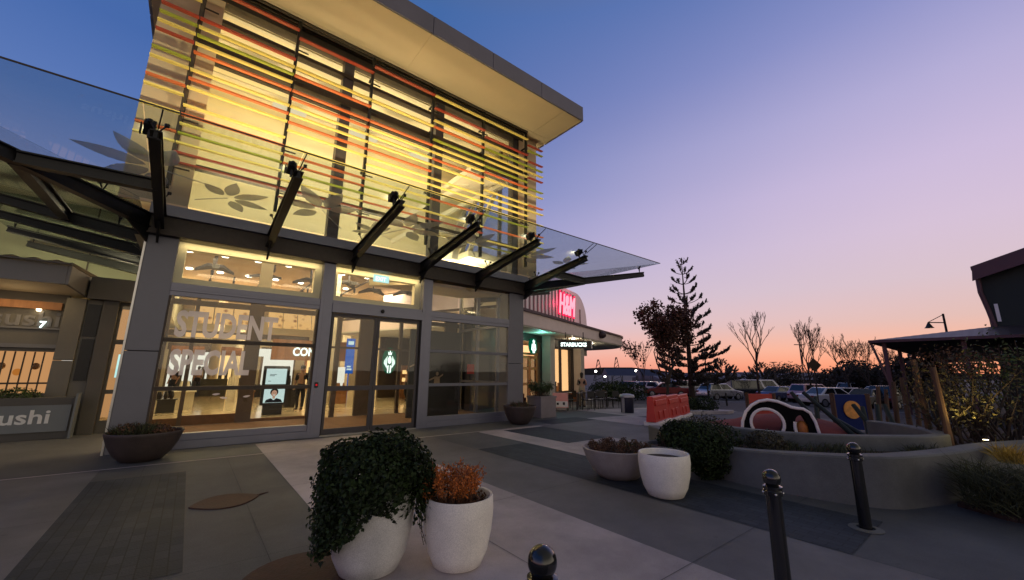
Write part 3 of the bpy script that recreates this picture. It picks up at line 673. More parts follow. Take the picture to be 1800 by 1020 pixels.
# ------------------------------------------------------------------ glass canopy round the entrance
cn = thing('glass_canopy', 'glass canopy with leaf patterns on black steel arms projecting over the entrance', 'canopy', (4.05, FY, 4.5))
def K(n, mb, mt, par=cn, **k): return part(n, mb, mt, par, **k)
OV = 3.45
def gz_(d): return 4.98+.43*d/OV              # canopy glass height at distance d from the wall
def fitting(par, c, dirv, s=1):                # V shaped pair of glass clamps
    c = V(c); dirv = V(dirv).normalized(); sd = dirv.cross(V((0, 0, 1)))
    for k in (-1, 1):
        g = B(); e = c+sd*(k*.10*s)+V((0, 0, .17*s)); g.tube(c, e, .013*s, .013*s, 6); g.tube(e-V((0, 0, .02)), e+V((0, 0, .025)), .034*s, .034*s, 10); part('glass_clamp', g, 'steel_black', par)
def arm(base, d, length, lamp=True, seg=1.0):
    d = V((d[0], d[1], 0)).normalized(); base = V((base[0], base[1], 0)); q = base+d*length
    zb, zt = 4.60, 4.60+.50*length/3.2 if abs(d.x*d.y) < .1 else 4.60+.42
    p0 = V((base.x, base.y, zb)); p1 = V((q.x, q.y, zt)); g = B()
    g.bar(p0, p1, .05, .28, .05, .13); g.bar(p0-V((0, 0, .14)), p1-V((0, 0, .065)), .15, .024); g.bar(p0+V((0, 0, .14)), p1+V((0, 0, .065)), .15, .024)
    g.prism([p0+V((0, 0, -.155))+d.cross(V((0, 0, 1)))*.02, p0+V((0, 0, -.45))+d.cross(V((0, 0, 1)))*.02, p0+d*.45+V((0, 0, -.11))+d.cross(V((0, 0, 1)))*.02], d.cross(V((0, 0, 1)))*-.04)
    o = K('arm', g, 'steel_black')
    fitting(o, p0+(p1-p0)*.965+V((0, 0, .09)), d); fitting(o, p0+(p1-p0)*.22+V((0, 0, .15)), d)
    if lamp:
        c = p0+(p1-p0)*.93+V((-.10, 0, .24)); g = B(); M = Matrix.Translation(c) @ Matrix.Rotation(R(-28), 4, 'X')
        g.box(-.07, .07, -.08, .08, -.06, .06, M); g.box(-.082, .082, .08, .125, -.072, -.06, M); g.box(-.082, .082, .08, .125, .06, .072, M); g.box(-.082, -.07, .08, .125, -.06, .06, M); g.box(.07, .082, .08, .125, -.06, .06, M); g.tube(c-V((0, 0, .2)), c-V((0, 0, .06)), .02, .02, 6); g.box(-.11, -.095, -.04, .04, -.15, .02, Matrix.Translation(c))
        fl = part('floodlight', g, 'lamp_metal', o)
        g = B(); g.box(-.065, .065, .0805, .085, -.055, .055, M); part('lens', g, 'lamp_soft', fl)
        dv = M.to_3x3() @ V((0, 1, 0)); spot('floodlight_beam', c+dv*.15, V((0, .80, 1.35)), 400, 124, (1, .80, .46), .7, .05)
    return p0, p1
for x in MX[:-1]: arm((x, FY-.1), (0, -1), 3.1)
arm((9.12, FY-.1), (0, -1), 2.95)
arm((9.15, FY-.05), (1, -1), 4.25, False); arm((X0, FY-.05), (-1, -1), 4.25, False)
sideY = [12.5, 14.1, 15.7, 17.3]
for y in sideY: arm((X0, y), (-1, 0), 3.1, False)
for y in (12.5, 14.1): arm((X1, y), (1, 0), 2.9, False)
def outr(p, q):
    g = B(); g.bar(p, q, .06, .20, .06, .18); g.bar(V(p)-V((0, 0, .1)), V(q)-V((0, 0, .09)), .17, .025); g.bar(V(p)+V((0, 0, .1)), V(q)+V((0, 0, .09)), .17, .025); K('outrigger', g, 'steel_black')
outr((MX[0], 9.25, 4.84), (X0-1.5, 9.25, 4.80)); outr((X0-1.5, 9.3, 4.80), (X0-1.5, 12.5, 4.84)); outr((9.12, 9.25, 4.84), (X1+1.5, 9.25, 4.80)); outr((X1+1.5, 9.3, 4.80), (X1+1.5, 12.5, 4.84))
g = B(); g.bar((X0, FY, 4.6), (X0, 17.6, 4.6), .3, .42); g.bar((X0-.16, 11, 4.35), (X0-.16, 17.6, 4.35), .12, .05); K('side_beam', g, 'steel_black')
def pane(pts, n='glass_pane'):
    g = B(); g.prism(pts, (0, 0, .014)); return K(n, g, 'canopy_glass')
ex_ = [X0]+[(MX[i]) for i in range(1, 6)]+[X1]
ex_[5] = 7.0; ex_ = [X0, 1.09, 3.06, 5.03, 7.0, X1]; panes = []
for a, b in zip(ex_, ex_[1:]):
    panes.append(pane([(a+.006, FY-.22, gz_(.22)), (b-.006, FY-.22, gz_(.22)), (b-.006, FY-OV, gz_(OV)), (a+.006, FY-OV, gz_(OV))]))
for sx, xe in ((-1, X0), (1, X1)):
    panes.append(pane([(xe+sx*.012, FY-.22, gz_(.22)), (xe+sx*(.22), FY-.22, gz_(.22)), (xe+sx*OV, FY-OV, gz_(OV)), (xe+sx*.012, FY-OV, gz_(OV))][::sx]))
    ys = [FY-OV, FY-.1]+[12.5, 14.1, 15.7, 17.3] if sx < 0 else [FY-OV, FY-.1, 12.5, 14.1]
    for i in range(len(ys)-1):
        a, b = ys[i]+.006, ys[i+1]-.006
        if i == 0: pts = [(xe+sx*OV, FY-OV+.012, gz_(OV)), (xe+sx*OV, b, gz_(OV)), (xe+sx*.22, b, gz_(.22)), (xe+sx*.22, FY-.21, gz_(.22))]
        else: pts = [(xe+sx*OV, a, gz_(OV)), (xe+sx*OV, b, gz_(OV)), (xe+sx*.22, b, gz_(.22)), (xe+sx*.22, a, gz_(.22))]
        panes.append(pane(pts))
g = B(); g.box(X0-OV, X1+OV, FY-OV-.008, FY-OV+.004, gz_(OV)-.004, gz_(OV)+.02); K('glass_edge', g, 'steel_brown')
for x in MX+[9.12]: g = B(); g.tube((x, FY-3.05, 5.2), (x+.05, FY-OV+.03, gz_(OV)), .01, .01, 6); K('edge_stay', g, 'steel_black')
# leaf motifs printed on the glass
def leafshape(c, ang, ln, wd):                 # c = (x, distance from wall)
    L1 = []
    for i in range(15):
        s_ = i/14; L1.append((s_*ln, wd*(math.sin(math.pi*min(1, s_**.8)))**.9*(1+.04*math.sin(s_*40))))
    pts = L1+[(x, -y) for x, y in L1[1:-1][::-1]]; out = []
    for x, y in pts:
        px_ = c[0]+x*math.cos(ang)-y*math.sin(ang); d = c[1]+x*math.sin(ang)+y*math.cos(ang); out.append(V((px_, FY-d, gz_(d)+.019)))
    return out
def sprig(par, c, rot, s):
    for a, ln in ((0, .95), (.85, .8), (-.8, .85), (1.75, .62), (-1.65, .66)):
        g = B(); g.prism(leafshape((c[0]+.16*s*math.cos(rot+a), c[1]+.16*s*math.sin(rot+a)), rot+a, ln*s, .17*s), (0, 0, .003)); part('leaf_print', g, 'leaf_film', par)
    g = B(); pts = [(c[0]-math.cos(rot)*q*s*.95+.12*q*q*math.sin(rot)*s, c[1]-math.sin(rot)*q*s*.95) for q in (0, .35, .7, 1)]
    g.path([V((x, FY-d, gz_(max(d, .05))+.022)) for x, d in pts], .011, 5); part('leaf_stalk', g, 'leaf_film', par)
for i, (x, d, r, s_) in enumerate(((-.95, 1.55, 2.9, 1.0), (1.9, 1.45, 2.2, .95), (3.9, 1.5, .9, .95), (5.9, 1.5, 2.2, .95), (7.9, 1.6, 1.2, .95))): sprig(panes[min(i, 4)], (x, d), r, s_)
sprig(panes[0], (.15, 1.0, ), .6, .75); sprig(panes[9 if len(panes) > 9 else 5], (9.6, 1.7), 1.4, .8); sprig(panes[2], (3.3, .95), 2.7, .6)

# ------------------------------------------------------------------ left wing with the shop front
WY = 14.5
wg = thing('shop_wing', 'low grey shop wing with corrugated roof edge beside the entrance tower', 'building', (-4, WY, 0))
def W(n, mb, mt, par=wg, **k): return part(n, mb, mt, par, **k)
g = B(); g.box(-2.61, -2.26, WY-.05, WY+.4, 1.77, 3.3); g.box(-2.61, -2.26, WY-.05, WY+.4, .0, 1.76); W('pier', g, 'wing_wall', bevel=.01)
g = B(); g.box(-2.26, -1.96, WY, WY+.4, 0, 3.3); W('corner_wall', g, 'wing_wall', bevel=.01)
g = B(); g.box(-1.95, -1.66, WY-.12, WY+.2, 0, 3.3); W('corner_wall', g, 'wing_wall_dark', bevel=.01)
g = B(); g.box(-2.22, -1.98, WY-.03, WY-.005, 2.37, 3.18); W('dark_slot', g, 'steel_black')
g = B(); g.box(-2.20, -1.98, WY-.03, WY-.005, 1.28, 2.30); W('dark_slot', g, 'steel_black')
g = B(); g.box(-1.65, -1.60, WY, WY+.1, 0, 3.2); g.box(-1.65, -1.06, WY, WY+.1, 3.2, 3.3); g.box(-1.6, -1.1, WY, WY+.1, 2.2, 2.32); g.box(-1.6, -1.1, WY, WY+.1, .004, .3); g.box(-1.6, -1.1, WY, WY+.1, .95, 1.05); W('recess_frame', g, 'wing_wall_dark')
g = B(); g.box(-1.6, -1.05, WY+.05, WY+.056, .3, 3.2); W('recess_pane', g, 'window_glass')
g = B(); g.box(-1.64, -1.12, WY+.38, WY+.42, .35, 3.15); W('recess_glow', g, 'warm_window')
g = B(); g.box(-1.52, -1.47, WY+.3, WY+.34, 1.35, 1.95); W('tube_lamp', g, 'exit_green')
g = B(); g.box(-1.40, -1.28, WY+.3, WY+.34, 2.4, 2.65); W('lit_sign', g, 'screen_pale')
g = B(); g.box(-14, -2.62, WY+.2, WY+.5, 0, .98); g.box(-14, -2.62, WY+.2, WY+.5, 1.97, 3.4); W('shop_wall', g, 'wing_wall')
g = B(); g.box(-14, -2.52, WY-1.05, WY-.95, 3.48, 3.92); g.prism([(-2.52, WY-1.05, 3.48), (-2.52, WY-1.05, 3.92), (-2.32, WY-.02, 3.85), (-2.32, WY-.02, 3.34)], (.06, 0, 0)); W('fascia', g, 'wing_fascia', bevel=.01)
g = B(); g.prism([(-14, WY-.95, 3.50), (-2.53, WY-.95, 3.50), (-2.34, WY+.4, 3.36), (-14, WY+.4, 3.36)], (0, 0, .05)); W('eave_soffit', g, 'cream_shade')
g = B(); n = 140
prof = [(-14+11.55*i/n, 3.98+.028*math.sin(i*math.pi/2)) for i in range(n+1)]
for (a, za), (b, zb) in zip(prof, prof[1:]): g.quad((a, WY-1.2, za), (b, WY-1.2, zb), (b, WY+3, zb+.3), (a, WY+3, za+.3))
g.box(-14, -2.46, WY-1.19, WY-1.1, 3.93, 3.965); W('roof', g, 'corrugated', smooth=50)
g = B(); g.box(-2.24, X0, WY-.25, WY-.13, 3.3, 3.86); g.box(-2.24, X0, WY-.13, 17.9, 3.32, 3.8); W('lintel_box', g, 'wing_wall_dark')
g = B(); g.box(-14, -2.68, WY+.05, WY+.19, 2.98, 3.16); W('orange_strip', g, 'shop_wood')
g = B(); g.lathe([(.035, 2.93), (.05, 2.99)], (-3.05, WY+.1, 0), 12); W('downlight', g, 'lamp_warm')
g = B(); text(g, 'sushi', .52, frame_m((-2.66, WY+.19, 2.58), XF, ZU), .02, .008, 1.1, align='RIGHT'); W('faded_lettering', g, 'wing_fascia')
g = B(); g.box(-14, -2.62, WY+.15, WY+.19, 2.50, 2.54); g.box(-14, -2.62, WY+.1, WY+.19, 2.05, 2.14); W('ledge', g, 'wing_fascia')
g = B(); text(g, '7', .22, frame_m((-3.0, WY+.14, 2.54), XF, ZU), .02, .006); W('number_lettering', g, 'sign_glow')
g = B(); g.box(-14, -2.63, WY+.9, WY+.95, .55, 2.2); W('shop_glow', g, 'warm_window')
g = B()
for k in range(14): x = -2.83-k*.155; g.box(x, x+.022, WY+.26, WY+.30, .99, 1.96)
g.box(-14, -2.63, WY+.25, WY+.31, 1.20, 1.24); W('shop_mullion', g, 'steel_brown')
for k in range(4): g = B(); x = -2.95-k*.27; g.ball((x, WY+.45, 1.62-.14*(k % 2)), .075, 12, 8, (1, 1, 1.1)); W('lantern', g, 'lantern_orange' if k % 2 else 'shop_wood', smooth=60)
point('shop_light', (-3.4, WY-.3, 2.9), 2.5, (1, .7, .35)); point('recess_light', (-1.35, WY+.25, 2.9), 3, (1, .7, .35))
area('wing_light', (-3.5, WY-.4, 3.42), (0, -.2, -1), 8, 2, .3, (1, .72, .36))
# main block of the centre behind and over the wing
mc = thing('centre_block', 'plain olive grey upper block of the shopping centre behind the canopy arms', 'building', (-5, 18, 0))
g = B(); g.box(-30, -1.1, 18, 44, 4.3, 7.75); part('wall', g, 'olive_wall', mc)
g = B(); g.box(-30, -1.1, 17.9, 18.0, 7.6, 7.85); part('coping', g, 'wing_fascia', mc)
g = B()
for k in range(5): g.box(-3-k*2.2, -2.96-k*2.2, 17.98, 18, 4.4, 7.6)
part('panel_joint', g, 'steel_brown', mc)
for x in (-1.9, -3.8): spot('wing_floodlight', (x, 15.4, 4.35), (0, 1, .8), 105, 150, (.95, .90, .52))
# low planter wall with the shop sign
lw = thing('sign_wall', 'low wall carrying the pale shop sign at the left', 'sign wall', (-4, 14, 0))
g = B(); g.box(-12, -2.0, 13.95, 14.2, 0, .92); part('wall', g, 'wing_wall_dark', lw, bevel=.01)
g = B(); g.box(-12, -2.04, 13.91, 13.945, .17, .75); sb = part('sign_board', g, 'sign_grey', lw)
g = B(); text(g, 'sushi', .42, frame_m((-2.33, 13.908, .36), XF, ZU), .008, .008, 1.15, align='RIGHT'); part('sign_lettering', g, 'sign_letter', sb)
g = B(); g.box(-1.995, -1.96, 13.86, 14.24, 0, 1.0); part('end_trim', g, 'sign_grey', lw)

# ------------------------------------------------------------------ cafe wing on the right
CA = V((12.6, 15.6, 0)); CU = V((.937, .35, 0)).normalized(); CI = V((-CU.y, CU.x, 0))
CM = Matrix((CU, CI, V((0, 0, 1)))).transposed().to_4x4(); CM.translation = CA     # local: along the front, into the building, up
cf = thing('cafe_building', 'cafe corner of the centre with a curved overhanging canopy and striped upper wall', 'building', CA+CU*6, )
def Cc(n, mb, mt, par=cf, **k): return part(n, mb, mt, par, **k)
def cbox(g, s0, s1, y0, y1, z0, z1): return g.box(s0, s1, y0, y1, z0, z1, CM)
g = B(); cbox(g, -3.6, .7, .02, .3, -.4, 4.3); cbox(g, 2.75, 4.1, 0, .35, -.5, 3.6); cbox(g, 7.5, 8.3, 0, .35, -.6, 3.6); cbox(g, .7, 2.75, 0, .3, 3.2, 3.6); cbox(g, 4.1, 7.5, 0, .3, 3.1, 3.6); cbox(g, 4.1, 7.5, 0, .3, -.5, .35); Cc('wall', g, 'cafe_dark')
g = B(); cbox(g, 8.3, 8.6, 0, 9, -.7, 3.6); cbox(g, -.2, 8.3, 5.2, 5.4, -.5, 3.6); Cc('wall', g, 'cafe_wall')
for a in (2.95, 7.55):
    g = B(); cbox(g, a, a+.62, -.55, -.02, -.45, 3.6); Cc('column', g, 'cafe_wall', bevel=.02)
g = B(); cbox(g, -1, 8.4, .3, 5.2, -.45, -.4); Cc('floor', g, 'shop_wood')
g = B(); cbox(g, .72, 8.28, 1.1, 1.15, -.35, 3.1); cbox(g, 8.2, 8.28, .36, 1.1, -.35, 3.1); Cc('interior_glow', g, 'cafe_glow')
for k, (a, b) in enumerate(((.85, 1.72), (1.76, 2.65))):
    d = B()
    for q in (a, b-.14): cbox(d, q, q+.14, .1, .16, -.38, 2.45)
    for z in (-.38, .9, 1.7, 2.3): cbox(d, a+.14, b-.14, .1, .16, z, z+.14)
    dr = Cc('cafe_door', d, 'cafe_timber')
    g = B(); cbox(g, a+.14, b-.14, .12, .13, -.2, 2.3); part('door_pane', g, 'dark_glass', dr)
for k, (s_, z_, h_) in enumerate(((4.6, .4, .9), (5.3, .4, .7), (6.2, .4, 1.1), (6.9, .4, .8), (1.3, -.3, 1.2), (2.2, -.3, 1.0))):
    g = B(); cbox(g, s_, s_+.35, .75, .95, z_-.7, z_+h_-.5); cbox(g, s_+.08, s_+.2, .78, .9, z_+h_-.5, z_+h_-.28); Cc('counter_stand', g, 'shop_wood' if k % 2 else 'cafe_dark')
g = B(); cbox(g, .75, 2.7, .09, .17, 2.48, 2.6); Cc('door_head', g, 'cafe_timber')
for a, b in ((4.15, 5.75), (5.85, 7.45)):
    f = B(); cbox(f, a, a+.07, .1, .2, .35, 3.1); cbox(f, b-.07, b, .1, .2, .35, 3.1); cbox(f, a+.07, b-.07, .1, .2, .35, .45); cbox(f, a+.07, b-.07, .1, .2, 3.0, 3.1); wf = Cc('window', f, 'cafe_dark')
    g = B(); cbox(g, a+.07, b-.07, .14, .15, .45, 3.0); part('pane', g, 'window_glass', wf)
g = B(); cbox(g, 4.2, 7.4, -.42, -.05, .28, .36); cbox(g, 4.3, 4.4, -.3, -.1, -.4, .28); cbox(g, 7.2, 7.3, -.3, -.1, -.4, .28); Cc('window_counter', g, 'cafe_timber')
def awn(z, inset=0):
    R0 = 6-inset; pts = [(-3.2, -1.55+inset)]+[(13+R0*math.sin(t_), -1.55+6-R0*math.cos(t_)) for t_ in [k*math.pi/24 for k in range(25)]]+[(-3.2, 10.4-inset)]
    return [CM @ V((a, b, z)) for a, b in pts]
for z0, z1, ins, mt, nm_ in ((3.60, 3.66, .05, 'awning_soffit', 'canopy_soffit'), (3.661, 4.28, 0, 'awning_fascia', 'canopy_fascia'), (4.281, 4.40, -.1, 'awning_edge', 'canopy_gutter')):
    g = B(); g.prism(awn(z0, ins), (0, 0, z1-z0)); Cc(nm_, g, mt, smooth=30)
g = B(); c_ = CM @ V((8.6, -1.66, 4.05)); g.ball(c_, .3, 12, 8, (1, 1, .8)); Cc('rain_head', g, 'awning_edge', smooth=60)
for s_, y_ in ((5.5, -.9), (9.5, -.6), (10.8, .3)):
    g = B(); g.lathe([(.10, 3.575), (.10, 3.598)], CM @ V((s_, y_, 0)), 14); Cc('downlight', g, 'lamp_white')
    point('canopy_light', CM @ V((s_, y_, 3.4)), 22, (1, .85, .6), .05)
# striped wall above
g = B(); zt = 8.6; pts = [(1, 4.2), (18.4, 4.2)]+[(18.4-2.6+2.6*math.cos(a), zt-2.6+2.6*math.sin(a)) for a in [k*math.pi/16 for k in range(9)]]+[(1, zt)]
g.prism([CM @ V((a, 3.0, b)) for a, b in pts], CI*8); Cc('upper_wall', g, 'stripe_pale', smooth=20)
g = B()
for k in range(22): s_ = 2+k*.62; cbox(g, s_, s_+.2, 2.96, 2.998, 4.6, zt-.3)
Cc('upper_wall_slats', g, 'stripe_dark'); g = B(); cbox(g, 16.6, 16.75, 2.95, 2.998, 5, 7.2); Cc('downpipe', g, 'stripe_dark')
ng = thing('red_neon_sign', 'red glowing slanted shop lettering on the striped wall', 'neon sign', CM @ V((13.5, 2.9, 6.2)))
g = B(); mm = frame_m(CM @ V((11.8, 2.86, 6.3)), CU, (0, 0, 1)); text(g, 'H&M', 2.5, mm, .10, .0, .62, .18); part('letters', g, 'neon_pink', ng)
g = B(); text(g, 'H&M', 2.6, frame_m(CM @ V((11.8, 2.92, 6.3)), CU, (0, 0, 1)), .04, .13, .62, .18); part('letter_glow_tray', g, 'neon_red', ng)
for s_ in (12.4, 14.2): point('neon_spill', CM @ V((s_, 2.3, 7.2)), 60, (1, .03, .12), .2)
sc_ = at(1011, 606, 20.6); su = V((RT.x, RT.y, 0)).normalized(); si = V((-su.y, su.x, 0))
hs = thing('hanging_shop_sign', 'dark hanging sign with white glowing lettering under the curved canopy', 'sign', sc_)
def sbox(g, a, b, y0, y1, z0, z1): return g.prism([sc_+su*x+si*y+V((0, 0, z0)) for x, y in ((a, y0), (b, y0), (b, y1), (a, y1))], (0, 0, z1-z0))
g = B(); sbox(g, -.84, .80, -.05, .05, -.19, .19); part('sign_board', g, 'cafe_dark', hs); g = B(); sbox(g, .80, .86, -.06, .06, -.2, .2); part('end_cap', g, 'sign_white', hs)
for a in (-.5, .4): g = B(); sbox(g, a, a+.04, -.02, .02, .19, 3.6-sc_.z); part('hanger', g, 'lamp_metal', hs)
g = B(); text(g, 'STARBUCKS', .26, frame_m(sc_-su*.74-si*.055+V((0, 0, -.09)), su, (0, 0, 1)), .01, .010, .93); part('sign_lettering', g, 'sign_glow', hs)
ls = thing('round_cafe_sign', 'round green glowing logo sign above the orange cafe doors', 'sign', CM @ V((1.7, -.1, 2.6)))
def dlocal(par):
    g = B(); c = (1.72, -.12, 2.95); r = .42
    def D(rad, y, th): return g.prism([CM @ V((c[0]+rad*math.cos(6.2832*k/32), y, c[2]+rad*math.sin(6.2832*k/32))) for k in range(32)], CI*th)
    D(r, -.16, .1); part('sign_disc', g, 'sign_green', par); g = B()
    def pl(pts): g.prism([CM @ V((c[0]+r*x, -.172, c[2]+r*z)) for x, z in pts], CI*.01)
    pl([(.34*math.cos(a*.3927), .02+.36*math.sin(a*.3927)) for a in range(16)]); pl([(-.24, .42), (.24, .42), (.30, .72), (.12, .56), (0, .86), (-.12, .56), (-.30, .72)])
    for q in (-1, 1): pl([(q*.40, .3), (q*.5, .2), (q*.62, -.45), (q*.44, -.6)]); pl([(q*.08, -.38), (q*.30, -.42), (q*.26, -.85), (q*.08, -.9)])
    part('sign_emblem', g, 'sign_glow', par)
dlocal(ls); point('sign_spill', CM @ V((1.2, -.9, 3.25)), 26, (.25, 1, .8), .1)
hs2 = thing('pale_hanging_sign', 'pale hanging sign board at the round end of the cafe canopy', 'sign', CM @ V((12, 1.5, 3)))
g = B(); cbox(g, 10.6, 14.2, 1.5, 1.62, 2.9, 3.35); part('sign_board', g, 'awning_soffit', hs2)
for a in (11.2, 13.4): g = B(); cbox(g, a, a+.05, 1.54, 1.58, 3.35, 3.6); part('hanger', g, 'lamp_metal', hs2)
# wall linking entrance and cafe
g = B(); g.prism([(9.2, 15.0, 0), (12.55, 15.55, 0), (12.55, 15.75, 0), (9.2, 15.2, 0)], (0, 0, 4.3)); solo('link_wall', g, 'cafe_dark', 'dark wall joining the glass entrance to the cafe', 'wall')

# ------------------------------------------------------------------ generic plants
def bush(mb, c, r, n, size, drape=None, hollow=.55, asp=.7):
    c = V(c)
    for _ in range(n):
        d = V((random.gauss(0, 1), random.gauss(0, 1), random.gauss(0, 1))).normalized(); k = hollow+(1-hollow)*random.random()**.6
        lump = 1+.10*math.sin(5*d.x+3*d.z+c.x*7)+.08*math.sin(9*d.y+4*d.x+c.y*5)
        p = c+V((d.x*r[0], d.y*r[1], d.z*r[2]))*(k*lump)
        mb.leaf(p, size*random.uniform(.6, 1.25), d, asp)
    return mb
def grassclump(mb, c, r, n, h, lean=.35, w=.006):
    c = V(c)
    for _ in range(n):
        a = random.uniform(0, 6.283); q = r*math.sqrt(random.random()); mb.blade(c+V((q*math.cos(a), q*math.sin(a), 0)), h*random.uniform(.5, 1.2), lean, w)
    return mb
def stems(mb, c, r, n, h, rad=.004, spread=.5):
    c = V(c); tips = []
    for _ in range(n):
        a = random.uniform(0, 6.283); q = r*math.sqrt(random.random()); b = c+V((q*math.cos(a), q*math.sin(a), 0))
        d = V((math.cos(a)*spread*random.random(), math.sin(a)*spread*random.random(), 1)).normalized(); l = h*random.uniform(.6, 1.1)
        m_ = b+d*l*.5+V((random.gauss(0, .02), random.gauss(0, .02), 0)); e = b+d*l+V((random.gauss(0, .03), random.gauss(0, .03), 0)); mb.path([b, m_, e], [rad, rad*.8, rad*.4], 4); tips += [(m_, e)]
    return tips
# tall pot with draping shrub
def pot(name, c, prof, mt, label, cat='plant pot', soilz=None, soilr=None):
    t_ = thing(name, label, cat, c, None); g = B(); g.lathe(prof, c, 56); part('pot', g, mt, t_, smooth=50)
    if soilz: g = B(); g.lathe([(.001, soilz+.02), (soilr*.6, soilz+.015), (soilr, soilz)], c, 40, False); part('soil', g, 'soil', t_)
    return t_
def tallprof(r, h): return [(r*.55, 0), (r*.68, h*.03), (r*.84, h*.22), (r*.95, h*.5), (r, h*.8), (r*.985, h*.97), (r*.96, h), (r*.90, h*.99), (r*.87, h*.9), (r*.80, h*.75)]
def bowlprof(r, h): return [(r*.40, 0), (r*.52, h*.03), (r*.72, h*.25), (r*.88, h*.58), (r*.97, h*.88), (r, h*.97), (r*.985, h), (r*.94, h*.99), (r*.9, h*.85)]
pot('shrub_pot', (1.365, 3.58, 0), tallprof(.345, .60), 'pot_stained', 'stained white pot almost hidden under the dark draping shrub', soilz=.5, soilr=.29)
g = B(); bush(g, (1.345, 3.545, .73), (.47, .45, .34), 7500, .045, hollow=.62)
for k in range(26):
    a = random.uniform(0, 6.28); q = random.uniform(.0, .42); bush(g, (1.345+q*math.cos(a), 3.545+q*math.sin(a), .93-q*.35), (.10, .10, .09), 90, .042)
for k in range(60):                              # trails hanging down the left of the pot
    a = random.uniform(2.2, 4.3); rr = random.uniform(.36, .46); x, y = 1.375+rr*math.cos(a), 3.545+rr*math.sin(a); zb = .17+.33*abs(a-3.3)+random.random()*.1
    z = .75
    while z > zb: g.leaf((x+random.gauss(0, .03), y+random.gauss(0, .03), z), random.uniform(.03, .05), (math.cos(a), math.sin(a), .3), .75); z -= .009
for k in range(26):
    a = random.uniform(-.9, .6); rr = random.uniform(.38, .46); x, y = 1.375+rr*math.cos(a), 3.545+rr*math.sin(a); zb = .36+random.random()*.12; z = .75
    while z > zb: g.leaf((x+random.gauss(0, .03), y+random.gauss(0, .03), z), random.uniform(.03, .05), (math.cos(a), math.sin(a), .3), .75); z -= .01
sh = thing('draping_shrub', 'dense dark green shrub spilling over the sides of its stained pot', 'shrub', (1.345, 3.545, .5)); part('foliage', g, 'leaf_dark', sh)
g = B(); stems(g, (1.375, 3.545, .48), .2, 14, .4, .008, .8); part('stem', g, 'bark', sh)
pot('white_pot', (1.99, 3.22, 0), tallprof(.30, .55), 'pot_white', 'smooth off white pot holding the orange plant beside the draping shrub', soilz=.46, soilr=.25)
op = thing('orange_plant', 'bright orange twiggy plant growing in the off white pot', 'plant', (1.96, 3.24, .46))
g = B(); l = B(); tp = stems(g, (1.93, 3.26, .46), .17, 150, .31, .003, .62)
for m_, e in tp:
    for _ in range(26): q = m_.lerp(e, random.random()**.8); l.leaf(q+V((random.gauss(0, .014), random.gauss(0, .014), random.gauss(0, .01))), random.uniform(.014, .034), None, .5)
part('stem', g, 'bark_orange', op); part('foliage', l, 'leaf_orange', op)
lb = B(); bush(lb, (2.08, 3.18, .50), (.16, .13, .05), 350, .03); part('low_leaves', lb, 'leaf_brown', op)
g = B(); tr_ = [V((1.735, 3.36, .54)), V((1.695, 3.345, .44)), V((1.70, 3.33, .30)), V((1.73, 3.31, .17))]
for w_ in range(3):
    pts = [p+V((random.gauss(0, .012), random.gauss(0, .02), random.gauss(0, .015))) for p in tr_[:4-(w_ % 2)]]; g.path(pts, .0025, 4)
    for k in range(16): q = random.randrange(len(pts)-1); g.leaf(pts[q].lerp(pts[q+1], random.random())+V((random.gauss(0, .012), random.gauss(0, .014), 0)), random.uniform(.012, .026))
part('trailing_stem', g, 'leaf_olive', op)
pot('taupe_bowl', (5.480, 4.163, 0), bowlprof(.56, .45), 'bowl_taupe', 'wide taupe bowl of low brown plants behind the empty white pot', soilz=.38, soilr=.5)
bp_ = thing('low_brown_plants', 'low brown and green plants filling the wide taupe bowl', 'plants', (5.480, 4.163, .38))
g = B()
for k in range(30): a = random.uniform(0, 6.28); q = .46*math.sqrt(random.random()); bush(g, (5.480+q*math.cos(a), 4.163+q*math.sin(a), .45), (.08, .08, .08), 70, .035)
part('foliage', g, 'leaf_brown', bp_); g = B(); grassclump(g, (5.650, 3.983, .4), .25, 160, .15); part('green_shoots', g, 'grass_dark', bp_)
pot('empty_white_pot', (5.185, 3.190, 0), tallprof(.335, .545), 'pot_white', 'empty off white pot filled with soil in front of the dark bush', soilz=.47, soilr=.28)
pot('grey_pot', (6.12, 3.66, 0), tallprof(.36, .5), 'wall_concrete', 'grey pot under the dark rounded bush beside the concrete wall', soilz=.45, soilr=.3)
rb = thing('rounded_bush', 'dark rounded bush drooping beside the low concrete planter wall', 'shrub', (6.1, 3.66, .4))
bc_ = at(1218, 780, 7.2); g = B(); bush(g, bc_, (.50, .50, .34), 6500, .05, hollow=.6); bush(g, bc_+RT*.22+V((0, 0, -.22)), (.26, .28, .36), 2200, .05); bush(g, bc_-RT*.22+V((0, 0, .06)), (.30, .32, .28), 1800, .05); part('foliage', g, 'leaf_dark', rb)
g = B(); stems(g, (6.1, 3.66, .4), .2, 12, .35, .01, .8); part('stem', g, 'bark', rb)
pot('dark_bowl', (-.47, 9.95, 0), bowlprof(.55, .50), 'bowl_brown', 'large dark brown bowl of scruffy plants at the left corner pillar', soilz=.42, soilr=.49)
sp_ = thing('scruffy_plants', 'scruffy dark grass like plants in the left dark bowl', 'plants', (-.5, 9.95, .42))
g = B(); grassclump(g, (-.58, 9.95, .42), .33, 700, .24, .4, .008); part('grass', g, 'grass_dark', sp_); g = B(); bush(g, (-.32, 9.95, .48), (.30, .28, .10), 450, .05); bush(g, (-.68, 9.9, .5), (.25, .25, .15), 450, .045); part('foliage', g, 'leaf_brown', sp_)
pot('dark_bowl', (8.27, 9.98, 0), bowlprof(.52, .56), 'bowl_brown', 'dark brown bowl at the foot of the right hand pillar', soilz=.48, soilr=.46)
rp = thing('reddish_plants', 'low reddish plants in the dark bowl by the right hand pillar', 'plants', (8.27, 9.98, .48))
